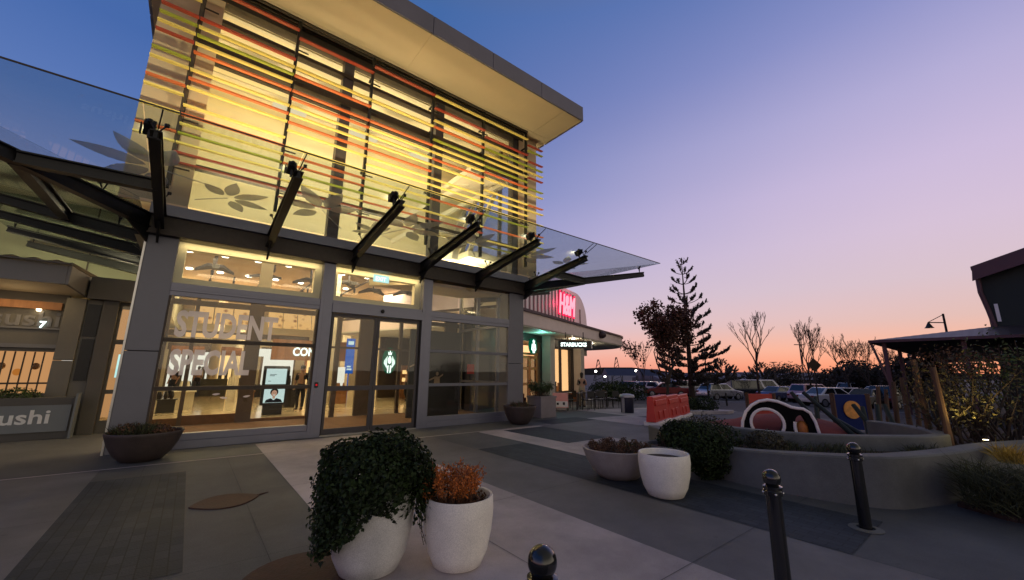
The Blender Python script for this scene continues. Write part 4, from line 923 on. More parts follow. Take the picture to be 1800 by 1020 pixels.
g = B(); bush(g, (8.27, 9.98, .54), (.36, .36, .12), 600, .045); part('foliage', g, 'leaf_brown', rp); g = B(); grassclump(g, (8.2, 9.9, .5), .3, 120, .25, .3); part('grass', g, 'grass_dark', rp)
t_ = thing('square_planter', 'square mauve planter box between the right pillar and the cafe', 'planter', (10.2, 11.0, 0))
g = B(); g.box(9.85, 10.6, 10.7, 11.45, 0, .68); g.box(9.83, 10.62, 10.68, 11.47, .68, .74); part('box', g, 'planter_mauve', t_, bevel=.012)
g = B(); g.box(9.9, 10.55, 10.75, 11.4, .741, .746); part('soil', g, 'soil', t_)
ps = thing('planter_shrub', 'leafy green shrub growing in the square mauve planter', 'shrub', (10.2, 11.05, .74))
g = B(); l = B()
for m_, e in stems(g, (10.15, 11.05, .74), .3, 46, .55, .006, .9):
    for _ in range(22): q = m_.lerp(e, random.random()); l.leaf(q+V((random.gauss(0, .05), random.gauss(0, .05), random.gauss(0, .04))), random.uniform(.06, .12), (0, 0, 1), .4)
part('stem', g, 'bark', ps); part('foliage', l, 'leaf_green', ps)
g = B(); bush(g, (-3.0, 14.1, .98), (.42, .15, .16), 900, .05); solo('hedge_strip', g, 'leaf_green', 'green plants growing behind the low sign wall at the left', 'plants')
# bollards
def bollard(c, label, s=1):
    t_ = thing('bollard', label, 'bollard', c, 'black ball topped bollards'); g = B(); h = .87*s; g.lathe([(.056, 0), (.053, h-.19), (.066, h-.185), (.066, h-.155), (.060, h-.148), (.066, h-.142), (.066, h-.122), (.05, h-.115)], c, 28); part('post', g, 'bollard_black', t_, smooth=40)
    g = B(); g.ball(V(c)+V((0, 0, h-.066)), .064, 28, 16, (1, 1, 1.03)); part('ball_cap', g, 'bollard_black', t_, smooth=80)
    for k in range(4): a = k*math.pi/2+.6; g = B(); g.ball(V(c)+V((.066*math.cos(a), .066*math.sin(a), h-.17)), .010, 10, 6); part('stud', g, 'chrome', t_, smooth=80)
    g = B(); g.lathe([(.15, .004), (.15, .009), (.08, .016)], c, 32, False); part('base_ring', g, 'wall_concrete', t_); return t_
p = onz(953, 962, .86); bollard((p.x, p.y, 0), 'nearest black bollard, only its ball top in view beside the off white pot')
p = onz(1355, 832, .84); bollard((p.x, p.y, 0), 'middle black bollard with its foot cut off by the bottom edge of the photo')
bollard((5.83, 1.27, 0), 'black bollard standing on a pale round base near the bend of the planter wall')
p = ground(1278, 714); bollard((p.x, p.y, gh(p.x)), 'small distant black bollard at the edge of the car park road')

# ------------------------------------------------------------------ planter walls, barriers, playground
def wallstrip(pts, hs, th, z0=0):             # wall with smooth plan curve; pts are the outer foot line, th goes to the left of travel
    P_ = [V((x, y, 0)) for x, y in pts]; n = len(P_); sm = []
    def cr(a, b, c, d, t): return .5*((2*b)+(c-a)*t+(2*a-5*b+4*c-d)*t*t+(3*b-a-3*c+d)*t**3)
    for i in range(n-1):
        a, b, c, d = P_[max(i-1, 0)], P_[i], P_[i+1], P_[min(i+2, n-1)]
        for k in range(8): t = k/8; sm.append((cr(a, b, c, d, t), hs[i]*(1-t)+hs[i+1]*t))
    sm.append((P_[-1], hs[-1])); g = B(); vs = []
    for i, (p, h) in enumerate(sm):
        d = (sm[min(i+1, len(sm)-1)][0]-sm[max(i-1, 0)][0]).normalized(); nn = V((-d.y, d.x, 0)); q = p+nn*th; zb = z0+min(gh(p.x), 0)
        vs += [p+V((0, 0, zb)), p+V((0, 0, zb+h-.02)), p+nn*.02+V((0, 0, zb+h)), q-nn*.02+V((0, 0, zb+h)), q+V((0, 0, zb+h-.02)), q+V((0, 0, zb))]
    fs = [(i*6+k, i*6+k+1, (i+1)*6+k+1, (i+1)*6+k) for i in range(len(sm)-1) for k in range(5)]; fs += [tuple(range(6)), tuple(range((len(sm)-1)*6, len(sm)*6))[::-1]]
    g.add(vs, fs); return g
g = wallstrip([(9.0, 5.9), (7.9, 4.75), (7.0, 3.75), (6.62, 2.93), (6.62, 2.05), (6.88, 1.26), (7.5, .92), (8.3, .65), (9.6, .3), (11.5, -.6), (13, -2)], [.34, .40, .44, .475, .54, .6, .6, .6, .6, .6, .6], .26)
solo('planter_wall', g, 'wall_concrete', 'curved concrete planter wall behind the two black bollards', 'wall', smooth=40)
g = wallstrip([(9.3, 5.2), (8.5, 4.2), (8.2, 3.2), (8.35, 2.55), (8.75, 1.95), (9.35, 1.45), (9.95, 1.05), (10.7, .95), (11.6, 1.45), (12.3, 2.2)], [.56, .58, .6, .6, .6, .6, .6, .6, .6, .6], .22)
solo('playground_wall', g, 'wall_concrete', 'low curved concrete wall round the playground, behind the planter wall', 'wall', smooth=40)
g = B(); fl = [(7.2, 3.5), (6.9, 2.9), (6.88, 2.1), (7.1, 1.5), (7.8, 1.2), (9.6, .6), (11.5, -.3), (13, -1.7), (16, -1), (14, 2), (12.5, 1.8), (10.8, .85), (9.2, 1.4), (8.2, 2.6), (8.05, 3.4), (8.5, 4.4)]
g.prism([V((x, y, .30)) for x, y in fl], (0, 0, .08)); struct('planting_soil', g, 'mulch')
g = B(); g.prism([V((x, y, .0)) for x, y in ((8.6, 3.2), (9.2, 2.0), (10.2, 1.4), (11.4, 1.7), (12.4, 2.6), (15.6, 4.3), (16.6, 6.6), (12.6, 6.95), (10.2, 5.6))], (0, 0, .012)); struct('rubber_paving', g, 'rubber_red')
g = B(); sheet(g, 22.5, 26, -3, 9, .01); struct('road', g, 'asphalt')
# water filled barriers
def barrier():
    t_ = thing('plastic_barrier', 'x', 'barrier', (0, 0, 0), 'red plastic barriers in a row'); g = B(); L_ = 1.74; h = .88
    g.prism([(-L_/2, -.15, .12), (-L_/2, -.11, .55), (-L_/2, -.09, h-.02), (-L_/2, -.07, h), (-L_/2, .07, h), (-L_/2, .09, h-.02), (-L_/2, .11, .55), (-L_/2, .15, .12)], (L_, 0, 0)); part('body', g, 'barrier_red', t_, bevel=.02)
    g = B(); g.box(-L_/2+.04, L_/2-.04, -.24, .24, .0, .118); part('foot', g, 'sign_white', t_, bevel=.02)
    g = B(); g.prism([(-.72, -.118, .60), (.72, -.118, .60), (.72, -.102, .76), (-.72, -.102, .76)], (0, -.03, .0)); part('top_panel', g, 'barrier_red', t_, bevel=.01)
    for q in (-.45, .15): g = B(); g.prism([(q, -.149, .18), (q+.34, -.149, .18), (q+.34, -.128, .42), (q, -.128, .42)], (0, -.02, 0)); part('recess_rib', g, 'barrier_red', t_, bevel=.01)
    return t_
bdir = V((16.46-11.19, 8.93-7.27, 0)).normalized(); ba = math.atan2(bdir.y, bdir.x)
b0 = barrier(); first = V((11.25, 7.27, 0)); labs = ('nearest red plastic barrier at the left end of the row', 'middle red plastic barrier of the row', 'farthest red plastic barrier at the right end of the row')
for i in range(3):
    c = first+bdir*(.88+1.79*i); c.z = gh(c.x); o = b0 if i == 0 else copy_tree(b0, c); o.location = c; o.rotation_euler = (0, 0, ba); o['label'] = labs[i]
# black and white ring sculpture
rs = thing('ring_sculpture', 'black play sculpture with two holes and white painted edges behind the low wall', 'play sculpture', (10.7, 4.1, 0))
c0 = gat(1357, 11.5); ud = V((.40, -.916, 0)).normalized(); nd = V((-.916, -.40, 0)).normalized(); prof = []
out_ = [(-.80, 0), (-.80, .25), (-.76, .50), (-.67, .72), (-.53, .88), (-.36, .98), (-.17, 1.02), (.03, .99), (.18, .93), (.30, .87), (.42, .85), (.54, .84), (.66, .76), (.74, .57), (.79, .30), (.82, 0)]
out_ = [(x*.95, z*.98) for x, z in out_]
def hole(cx, cz, r, rz=None): rz = rz or r; return [(cx+r*math.cos(6.2832*k/28), cz+rz*math.sin(6.2832*k/28)) for k in range(28)]
h1 = hole(-.22, .46, .33); h2 = hole(.44, .42, .13, .26)
def holed(outer, holes, o3, u3, n3, th):
    bm = bmesh.new(); es = []
    for lp in [outer]+holes:
        vs = [bm.verts.new(o3+u3*x+V((0, 0, z))) for x, z in lp]; es += [bm.edges.new((vs[i], vs[(i+1) % len(vs)])) for i in range(len(vs))]
    bmesh.ops.triangle_fill(bm, edges=es, use_beauty=True); bm.normal_update(); g = B(); bm.verts.index_update()
    vs = [v.co.copy() for v in bm.verts]; fs = [tuple(v.index for v in f.verts) for f in bm.faces]; n = len(vs); bm.free()
    g.add(vs+[v+n3*th for v in vs], fs+[tuple(i+n for i in f[::-1]) for f in fs]); b = 0
    for lp in [outer]+holes:
        m_ = len(lp); g.f += [(b+i, b+(i+1) % m_, n+b+(i+1) % m_, n+b+i) for i in range(m_)]; g.m += [0]*m_; b += m_
    return g
part('body', holed(out_, [h1, h2], c0, ud, nd, -.55), 'sculpt_black', rs, smooth=30)
def rim(lp, close): 
    pts = [c0+nd*.02+ud*x+V((0, 0, z)) for x, z in lp]
    if close: pts = pts+[pts[0]]
    g = B(); g.path(pts, .034, 6); return g
part('edge_trim', rim(out_, False), 'sculpt_white', rs, smooth=40); part('edge_trim', rim(h1, True), 'sculpt_white', rs, smooth=40); part('edge_trim', rim(h2[12:22], False), 'sculpt_white', rs, smooth=40)
g = B(); g.ball(c0+ud*.46-nd*.12+V((0, 0, .36)), .13, 14, 10, (1, 1, 1.5)); part('orange_insert', g, 'sculpt_orange', rs, smooth=60)
g = B(); g.ball((12.6, 4.1, -.05), 1.0, 28, 14, (1.5, 1.6, .60)); solo('rubber_mound', g, 'rubber_red', 'smooth red rubber play mound behind the ring sculpture', 'play mound', smooth=80)
def board(name, px, d, w_, z0, z1, mt, label):
    c = gat(px, d); u_ = RT.copy(); u_.z = 0; u_.normalize(); t_ = thing(name, label, 'play panel', c); n_ = V((-u_.y, u_.x, 0))
    g = B(); g.prism([c-u_*w_/2+V((0, 0, z0)), c+u_*w_/2+V((0, 0, z0)), c+u_*w_/2+V((0, 0, z1)), c-u_*w_/2+V((0, 0, z1))], n_*.06); part('panel', g, mt, t_, bevel=.01)
    for s_ in (-1, 1): g = B(); q = c+u_*(w_/2+.07)*s_; g.bar(q, q+V((0, 0, z1+.03)), .11, .11, up=V((0, 1, 0))); part('post', g, 'timber', t_)
    return t_, c, u_, n_
bt, c, u_, n_ = board('blue_play_panel', 1486, 16.8, .98, .05, 1.12, 'panel_blue', 'blue play panel with an orange disc among the leaning dark logs')
g = B(); g.prism([c+u_*(.27*math.cos(k*.2094))-n_*.012+V((0, 0, .66+.27*math.sin(k*.2094))) for k in range(30)], n_*-.03); part('disc', g, 'panel_orange', bt)
rt_, c, u_, n_ = board('red_play_panel', 1331, 20.5, 1.02, .0, .98, 'panel_red', 'red play panel between timber posts beyond the ring sculpture')
g = B(); g.prism([c+u_*x-n_*.012+V((0, 0, z)) for x, z in ((-.26, .30), (.26, .30), (.15, .48), (.05, .42), (0, .55), (-.06, .42), (-.17, .48))], n_*-.03); part('white_motif', g, 'sculpt_white', rt_)
LOGS = ((1452, 760, 1391, 690, 12.9, 'longest dark log, leaning left past the pink lit car'), (1495, 761, 1412, 690, 12.6, 'long dark log leaning left below the diamond road sign'), (1540, 762, 1500, 712, 12.8, 'dark log low in front of the blue panel'), (1547, 763, 1541, 712, 13.2, 'upright dark log right of the blue panel disc'), (1579, 764, 1554, 712, 12.7, 'dark log leaning at the right end of the low wall'), (1440, 760, 1433, 698, 13.4, 'upright dark log standing just right of the ring sculpture'), (1512, 762, 1471, 738, 13.0, 'short dark log lying low under the blue panel'), (1527, 763, 1516, 716, 13.6, 'steep dark log just right of the orange disc'))
for bx_, by_, tx, ty, d, lab in LOGS:
    a = at(bx_, by_, d); b = at(tx, ty, d+.5); a = a+(a-b)*max(0, (a.z-.06)/max(b.z-a.z, .1)); g = B(); g.tube(a, b, .062, .050, 10); solo('leaning_log', g, 'log_green', lab, 'log', 'leaning play logs')
stk = [(1575, 1566, 13.5, 1.45), (1598, 1582, 12.6, 1.55), (1632, 1608, 11.3, 1.9), (1664, 1640, 10.6, 1.75), (1545, 1538, 15, 1.3), (1612, 1604, 14.5, 1.35), (1560, 1551, 16, 1.2)]
for k, (bx_, tx, d, h) in enumerate(stk):
    a = at(bx_, 740, d); a.z = .1; b = at(tx, 650, d); b.z = h; g = B(); g.tube(a, b, .055, .045, 10); solo('timber_post', g, 'timber', ['leaning timber post left of the climbing plants', 'second leaning timber post from the climbing plants', 'tall timber post in the left edge of the climbing plants', 'timber post half hidden in the climbing plants', 'thin timber post behind the leaning logs', 'thin timber post right behind the low playground wall', 'far timber post behind the blue play panel'][k], 'post', 'timber posts by the playground')
# planting
g = B()
for k in range(60):
    t = random.random(); x, y = 6.98+.7*math.sin(t*3)+t*.5, 3.2-2.2*t; grassclump(g, (x+random.random()*.6, y+random.random()*.5, .38), .12, 14, .16, .5, .006)
for k in range(70): grassclump(g, (random.uniform(7.8, 9.8), random.uniform(.75, 1.3), .38), .1, 14, .15, .5, .006)
o = stuff('ground_cover', g, 'grass_dark', 'low dark ground cover between the two concrete walls', 'ground cover')
for k, (x, y, r_, h) in enumerate(((7.25, 3.45, .42, .30), (7.75, 3.9, .45, .32), (7.5, 2.75, .30, .22))):
    g = B(); bush(g, (x, y, .42+h*.3), (r_, r_, h), 1300, .045); solo('low_shrub', g, 'leaf_olive' if k else 'leaf_dark', ['low dark shrub directly behind the rounded bush', 'low olive shrub farthest back behind the planter wall', 'small olive shrub in the middle of the planter bed'][k], 'shrub', 'low shrubs in the planter bed')
for k, (px, py, d, r_, h) in enumerate(((1655, 700, 11.2, .75, 1.1), (1720, 690, 11.5, .85, 1.25), (1765, 660, 12.5, .8, 1.2), (1690, 640, 12.5, .8, .6))):
    c = at(px, py, d); g = B(); bush(g, (c.x, c.y, c.z), (r_, r_, h*.72), 640, .08, hollow=.12, asp=.5); l = B()
    base = V((c.x, c.y, .38))
    for _ in range(20): q = c+V((random.uniform(-r_, r_)*.7, random.uniform(-r_, r_)*.7, random.uniform(-.3, h*.6))); l.path([base+V((random.gauss(0, .12), random.gauss(0, .12), 0)), base.lerp(q, .5)+V((random.gauss(0, .1), random.gauss(0, .1), .1)), q], [.018, .012, .006], 5)
    t_ = thing('climbing_shrub', ['leafy climbing shrub wound round the tallest timber post', 'broad climbing shrub lit from below by the garden lamp', 'climbing shrub at the right edge under the barn roof', 'high russet climbing growth under the barn eave'][k], 'shrub', base, 'climbing shrubs by the playground'); part('foliage', g, ['leaf_olive', 'leaf_olive', 'leaf_green', 'leaf_brown'][k], t_); part('stem', l, 'bark', t_)
fg = onz(1745, 840, .45); fx = V((9.5, .05, .0))
p = at(1790, 850, 7.7); g = B(); bc = V((p.x, p.y, 0)); 
for _ in range(2600):
    a = random.uniform(0, 6.28); q = .48*math.sqrt(random.random()); g.blade(bc+V((q*math.cos(a), q*math.sin(a), .05+random.random()*.35)), random.uniform(.2, .42), .9, .004)
solo('feathery_shrub', g, 'grass_dark', 'dark feathery shrub at the right edge in front of the planter wall', 'shrub')
g = B(); g.prism([V((x, y, .001)) for x, y in ((7.72, .74), (8.4, .55), (9.5, .1), (9.6, -1.6), (8.0, -.9), (7.4, -.1), (7.45, .35))], (0, 0, .05)); struct('mulch_bed', g, 'mulch')
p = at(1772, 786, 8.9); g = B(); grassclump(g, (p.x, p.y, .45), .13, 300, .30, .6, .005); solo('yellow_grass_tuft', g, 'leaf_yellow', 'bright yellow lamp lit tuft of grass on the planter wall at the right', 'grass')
p2 = at(1728, 752, 10.6); g = B(); g.tube((p2.x, p2.y, .38), (p2.x, p2.y, .55), .035, .045, 10); gl_ = solo('garden_lamp', g, 'lamp_metal', 'small garden uplight hidden in the planting at the right', 'lamp')
g = B(); g.tube((p2.x, p2.y, .551), (p2.x, p2.y, .556), .035, .035, 10); lens = part('lens', g, 'lamp_warm', None); lens.parent = gl_; lens.matrix_parent_inverse = gl_.matrix_basis.inverted()
spot('garden_beam', (p2.x, p2.y, .62), (.10, .02, 1), 48, 140, (1, .74, .22), .8, .03)
point('garden_glow', (p2.x-.25, p2.y+.1, .75), 1.4, (1, .75, .25), .05)

# ------------------------------------------------------------------ barn on the right
bn = thing('barn_building', 'dark barn like building with maroon gable board and corrugated verandah roof at the right edge', 'building', (30, 0, 0))
def N_(n, mb, mt, par=bn, **k): return part(n, mb, mt, par, **k)
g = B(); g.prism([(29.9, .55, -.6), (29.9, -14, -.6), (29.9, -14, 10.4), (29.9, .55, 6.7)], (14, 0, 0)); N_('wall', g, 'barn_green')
g = B(); g.prism([(29.3, .78, 6.15), (29.3, .70, 6.85), (29.3, -14, 11.6), (29.3, -14, 10.85)], (.12, 0, 0)); N_('barge_board', g, 'barn_maroon')
g = B(); g.prism([(29.42, .75, 6.75), (29.42, -14, 11.5), (45, -14, 11.5), (45, .75, 6.75)], (0, 0, .12)); N_('gable_roof', g, 'barn_roof')
g = B(); g.path([(29.75, .60, 6.4), (29.7, .62, 5.6), (29.82, .50, 4.7), (29.82, .42, 3.9)], .09, 8); N_('downpipe', g, 'barn_maroon')
g = B(); g.box(29.86, 29.9, .18, .30, 4.15, 5.0); N_('slit_window', g, 'sign_white')
g = B(); EY = 4.6; n = 240
for k in range(n):
    y0, y1 = EY-18*k/n, EY-18*(k+1)/n; z0, z1 = .004*math.sin(k*math.pi/2), .004*math.sin((k+1)*math.pi/2)
    q = min(1, max(0, (EY-y0)/4.2)); q1 = min(1, max(0, (EY-y1)/4.2))
    g.quad((27.0, y0, 3.32+z0), (27.0, y1, 3.32+z1), (27.0+2.9*q1, y1, 3.32+.62*q1+z1), (27.0+2.9*q, y0, 3.32+.62*q+z0))
N_('verandah_roof', g, 'barn_roof')
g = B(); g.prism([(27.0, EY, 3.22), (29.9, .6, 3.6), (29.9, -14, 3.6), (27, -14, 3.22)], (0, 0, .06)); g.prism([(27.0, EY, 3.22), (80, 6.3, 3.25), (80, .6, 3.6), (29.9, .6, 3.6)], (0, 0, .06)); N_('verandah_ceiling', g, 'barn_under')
g = B(); g.box(26.95, 27.0, -14, EY, 3.2, 3.33); g.bar((27, EY, 3.26), (80, 6.3, 3.29), .05, .13); N_('gutter', g, 'barn_maroon')
for x, y in ((27.4, 4.1), (27.4, 1.4), (27.4, -1.2), (33, 4.3), (41, 4.6)):
    g = B(); g.box(x-.08, x+.08, y-.08, y+.08, -.7, 3.24); N_('verandah_post', g, 'barn_maroon')
g = B(); g.bar((27.4, 4.1, 1.0), (27.15, 4.55, 3.2), .08, .08); N_('brace', g, 'barn_maroon')
g = B(); g.box(30.5, 40, 3.0, 3.2, -.7, 1.4); N_('side_screen', g, 'barn_green')
lb_ = thing('yard_lamp', 'bell shaded lamp on a bracket rising above the verandah roof', 'lamp', at(1676, 640, 34)); ORG[lb_.name].z = 3
lb_.location.z = 3; c = lb_.location.copy(); g = B(); u_ = RT.copy(); u_.z = 0; u_.normalize(); zt_ = at(1668, 551, 34).z; zl = at(1650, 571, 34).z
g.tube((c.x, c.y, 3), c+V((0, 0, zt_-3)), .06, .05, 8); g.tube(c+V((0, 0, zl+.1-3)), c-u_*.95+V((0, 0, zl+.1-3)), .03, .03, 6); g.tube(c+V((0, 0, zt_-.05-3)), c-u_*.95+V((0, 0, zl+.12-3)), .02, .02, 6); part('bracket', g, 'lamp_metal', lb_)
g = B(); g.lathe([(.03, .12), (.06, .05), (.16, -.16), (.22, -.22)], c-u_*.95+V((0, 0, zl-3)), 14, False); part('bell_shade', g, 'lamp_metal', lb_)

# ------------------------------------------------------------------ cafe furniture, bin, sign
def chair():
    t_ = thing('cafe_chair', 'x', 'chair', (0, 0, 0), 'black outdoor cafe chairs')
    g = B(); g.box(-.20, .20, -.20, .20, .43, .46); part('seat', g, 'chair_black', t_, bevel=.01)
    g = B(); g.box(-.20, .20, .19, .215, .55, .84); part('backrest', g, 'chair_black', t_, bevel=.01)
    for x in (-.18, .18):
        for y in (-.18, .2): g = B(); g.tube((x*1.05, y*1.05, 0), (x, y, .84 if y > 0 else .43), .014, .014, 6); part('leg', g, 'chair_black', t_)
    return t_
def table():
    t_ = thing('cafe_table', 'x', 'table', (0, 0, 0), 'black outdoor cafe tables'); g = B(); g.box(-.36, .36, -.36, .36, .71, .74); part('tabletop', g, 'chair_black', t_, bevel=.008)
    for x in (-.31, .31):
        for y in (-.31, .31): g = B(); g.box(x-.018, x+.018, y-.018, y+.018, 0, .709); part('leg', g, 'chair_black', t_)
    return t_
tb, ch = table(), chair()
tabs = [(14.0, 13.0, 'cafe table nearest the pink notice board'), (15.5, 13.5, 'middle cafe table in front of the standing person'), (16.9, 13.9, 'farthest cafe table towards the litter bin')]
for i, (x, y, lab) in enumerate(tabs):
    o = tb if i == 0 else copy_tree(tb, (0, 0, 0)); o.location = (x, y, gh(x)); o.rotation_euler = (0, 0, .36); o['label'] = lab
for i, (x, y, a, lab) in enumerate(((13.35, 12.6, 1.2, 'black chair left of the nearest cafe table'), (14.2, 12.3, -.2, 'black chair in front of the nearest cafe table'), (14.75, 12.9, 3.6, 'black chair between the nearest and middle cafe tables'), (15.5, 12.75, -.3, 'black chair in front of the middle cafe table'), (16.2, 13.2, 3.2, 'black chair between the middle and farthest cafe tables'), (17.0, 13.1, -.2, 'black chair in front of the farthest cafe table'), (17.7, 14.0, 4.4, 'black chair at the far end of the cafe tables'))):
    o = ch if i == 0 else copy_tree(ch, (0, 0, 0)); o.location = (x, y, gh(x)); o.rotation_euler = (0, 0, a+3.14); o['label'] = lab
nb = thing('notice_board', 'pink and white folding notice board standing in front of the cafe', 'notice board', (12.45, 12.3, gh(12.4)))
u_ = V((.80, -.60, 0)); n_ = V((.60, .80, 0)); c = V((12.45, 12.3, gh(12.4)))
def bd(g, x0, x1, z0, z1, off, th): k = .12; f = lambda x, z: c+u_*x+V((0, 0, z))+n_*(off+z*k); return g.prism([f(x0, z0), f(x1, z0), f(x1, z1), f(x0, z1)], n_*-th)
g = B(); bd(g, -.32, .32, .14, .74, 0, .03); part('board', g, 'sign_pink', nb); g = B(); bd(g, -.30, .30, .17, .40, -.032, .004); part('paper', g, 'sign_white', nb)
g = B(); bd(g, -.17, -.08, .25, .34, -.037, .003); bd(g, .09, .18, .25, .36, -.037, .003); part('picture', g, 'cloth_black', nb)
for x in (-.30, .26): g = B(); bd(g, x, x+.04, 0, .15, 0, .03); part('leg', g, 'chair_black', nb)
g = B(); f0 = c+n_*.42; g.prism([f0-u_*.3, f0+u_*.3, f0+u_*.3-n_*.30+V((0, 0, .74)), f0-u_*.3-n_*.30+V((0, 0, .74))], n_*.03); part('rear_board', g, 'sign_white', nb)
c = V((14.96, 10.78, gh(14.96))); bn_ = thing('litter_bin', 'dark navy litter bin with rounded grey lid in front of the planting', 'litter bin', c)
g = B(); g.lathe([(.25, 0), (.27, .03), (.27, .62), (.25, .63)], c, 20); part('body', g, 'bin_navy', bn_, smooth=40)
g = B(); g.lathe([(.32, .64), (.33, .68), (.30, .75), (.16, .79), (.001, .80)], c, 24); part('lid', g, 'bin_grey', bn_, smooth=60)
g = B(); g.box(c.x-.30, c.x-.26, c.y-.06, c.y+.06, c.z+.02, c.z+.62); part('door_strip', g, 'bin_grey', bn_)
g = B(); p = ground(1160, 722); 
kerb = [(15.6, 10.2), (16.6, 10.9), (18.2, 11.0), (19.8, 10.2), (20.8, 8.9), (19.5, 8.6), (17.5, 9.2)]
g.prism([V((x, y, gh(x)-.02)) for x, y in kerb], (0, 0, .16)); struct('kerb_island', g, 'concrete_light')
for k in range(3):
    g = B(); x, y = ((17.0, 10.1), (18.3, 10.0), (19.3, 9.6))[k]; bush(g, (x, y, gh(x)+.35), (.75, .6, .40), 1300, .09); solo('island_shrub', g, 'leaf_dark', ['low dark shrub beside the litter bin', 'dark shrub in the middle of the kerbed island', 'dark shrub at the road end of the kerbed island'][k], 'shrub', 'shrubs on the kerbed island')
for k, (px, d) in enumerate(((1080, 30), (1110, 33), (1060, 34))):
    c = gat(px, d); g = B(); bush(g, (c.x, c.y, c.z+.6), (1.5, 1.2, .75), 1100, .16); solo('border_shrub', g, 'leaf_dark', ['dark shrub border behind the litter bin', 'dark shrub border left of the parked red car', 'dark shrub border behind the cafe chairs'][k], 'shrub', 'shrubs along the car park border')
g = B(); sheet(g, 26, 26.12, 6.6, 7.6, .012); sheet(g, 24, 24.5, 9, 9.1, .012)
for k in range(14): y = -8+k*2.7; g.add([(34+.0, y, gh(34)+.01), (39, y-1.5, gh(39)+.01), (39, y-1.38, gh(39)+.01), (34, y+.12, gh(34)+.01)], [(0, 1, 2, 3)])
struct('parking_lines', g, 'line_paint')

# ------------------------------------------------------------------ cars
def car(kind):
    t_ = thing('parked_car', 'x', 'car', (0, 0, 0), 'cars in the car park')
    P_ = dict(hatch=(4.1, 1.50, [(-2.05, .35), (-2.08, .62), (-1.98, .95), (1.0, .93), (1.85, .78), (2.05, .6), (2.03, .32)], (-1.95, 1.05, -1.55, .25)),
              sedan=(4.6, 1.43, [(-2.3, .35), (-2.32, .65), (-2.2, .93), (-1.3, .96), (1.0, .92), (2.05, .76), (2.28, .58), (2.25, .32)], (-1.6, 1.1, -.85, .3)),
              suv=(4.6, 1.72, [(-2.28, .42), (-2.3, .75), (-2.2, 1.08), (1.05, 1.06), (2.1, .95), (2.28, .7), (2.25, .40)], (-2.15, 1.15, -1.85, .45)),
              van=(4.9, 1.98, [(-2.4, .40), (-2.42, .8), (-2.38, 1.1), (1.3, 1.1), (2.2, .92), (2.4, .7), (2.38, .38)], (-2.36, 1.55, -2.25, .85)))[kind]
    L_, H_, prof, (b0_, b1_, r0_, r1_) = P_; hw = .86; zb = prof[2][1]
    g = B(); g.prism([V((x, -hw, z)) for x, z in prof], (0, 2*hw, 0)); body = part('body', g, 'car_white', t_, bevel=.07, smooth=35)
    g = B(); bw, rw = .80, .62
    lo = [V((b0_, -bw, zb-.03)), V((b1_, -bw, zb-.03)), V((b1_, bw, zb-.03)), V((b0_, bw, zb-.03))]; hi = [V((r0_, -rw, H_)), V((r1_, -rw, H_)), V((r1_, rw, H_)), V((r0_, rw, H_))]
    g.add(lo+hi, [(4, 5, 6, 7), (0, 1, 5, 4), (1, 2, 6, 5), (2, 3, 7, 6), (3, 0, 4, 7)]); part('cabin', g, 'car_white', t_, bevel=.05, smooth=35)
    for k in range(4):
        a, b, c_, d = lo[k], lo[(k+1) % 4], hi[(k+1) % 4], hi[k]; n_ = (b-a).cross(d-a).normalized(); f = lambda u, v: (a.lerp(b, u)).lerp(d.lerp(c_, u), v)+n_*.008
        segs = [(.08, .47), (.52, .92)] if k % 2 == 0 else [(.08, .92)]
        for u0, u1 in segs: g = B(); g.prism([f(u0, .14), f(u1, .14), f(u1, .88), f(u0, .88)], n_*.006); part('window', g, 'car_glass', t_)
    for x in (-L_*.31, L_*.31):
        for y in (-.84, .84):
            g = B(); s_ = 1 if y > 0 else -1; g.tube((x, y-s_*.2, .32), (x, y+s_*.03, .32), .32, .32, 18); w_ = part('wheel', g, 'tyre', t_, smooth=40)
            g = B(); g.tube((x, y+s_*.031, .32), (x, y+s_*.04, .32), .21, .19, 12); part('rim', g, 'car_silver', w_)
    for y in (-.68, .68):
        g = B(); g.box(L_/2-.20, L_/2-.04, y-.16, y+.16, .62, .76); part('headlight', g, 'headlamp', t_, bevel=.02)
        g = B(); g.box(-L_/2-.02, -L_/2+.10, y-.12, y+.12, .68, .86); part('tail_light', g, 'car_red', t_, bevel=.02)
    g = B(); g.box(-L_/2-.035, -L_/2-.02, -.25, .25, .52, .64); part('number_plate', g, 'sign_white', t_)
    return t_
PROT = {}
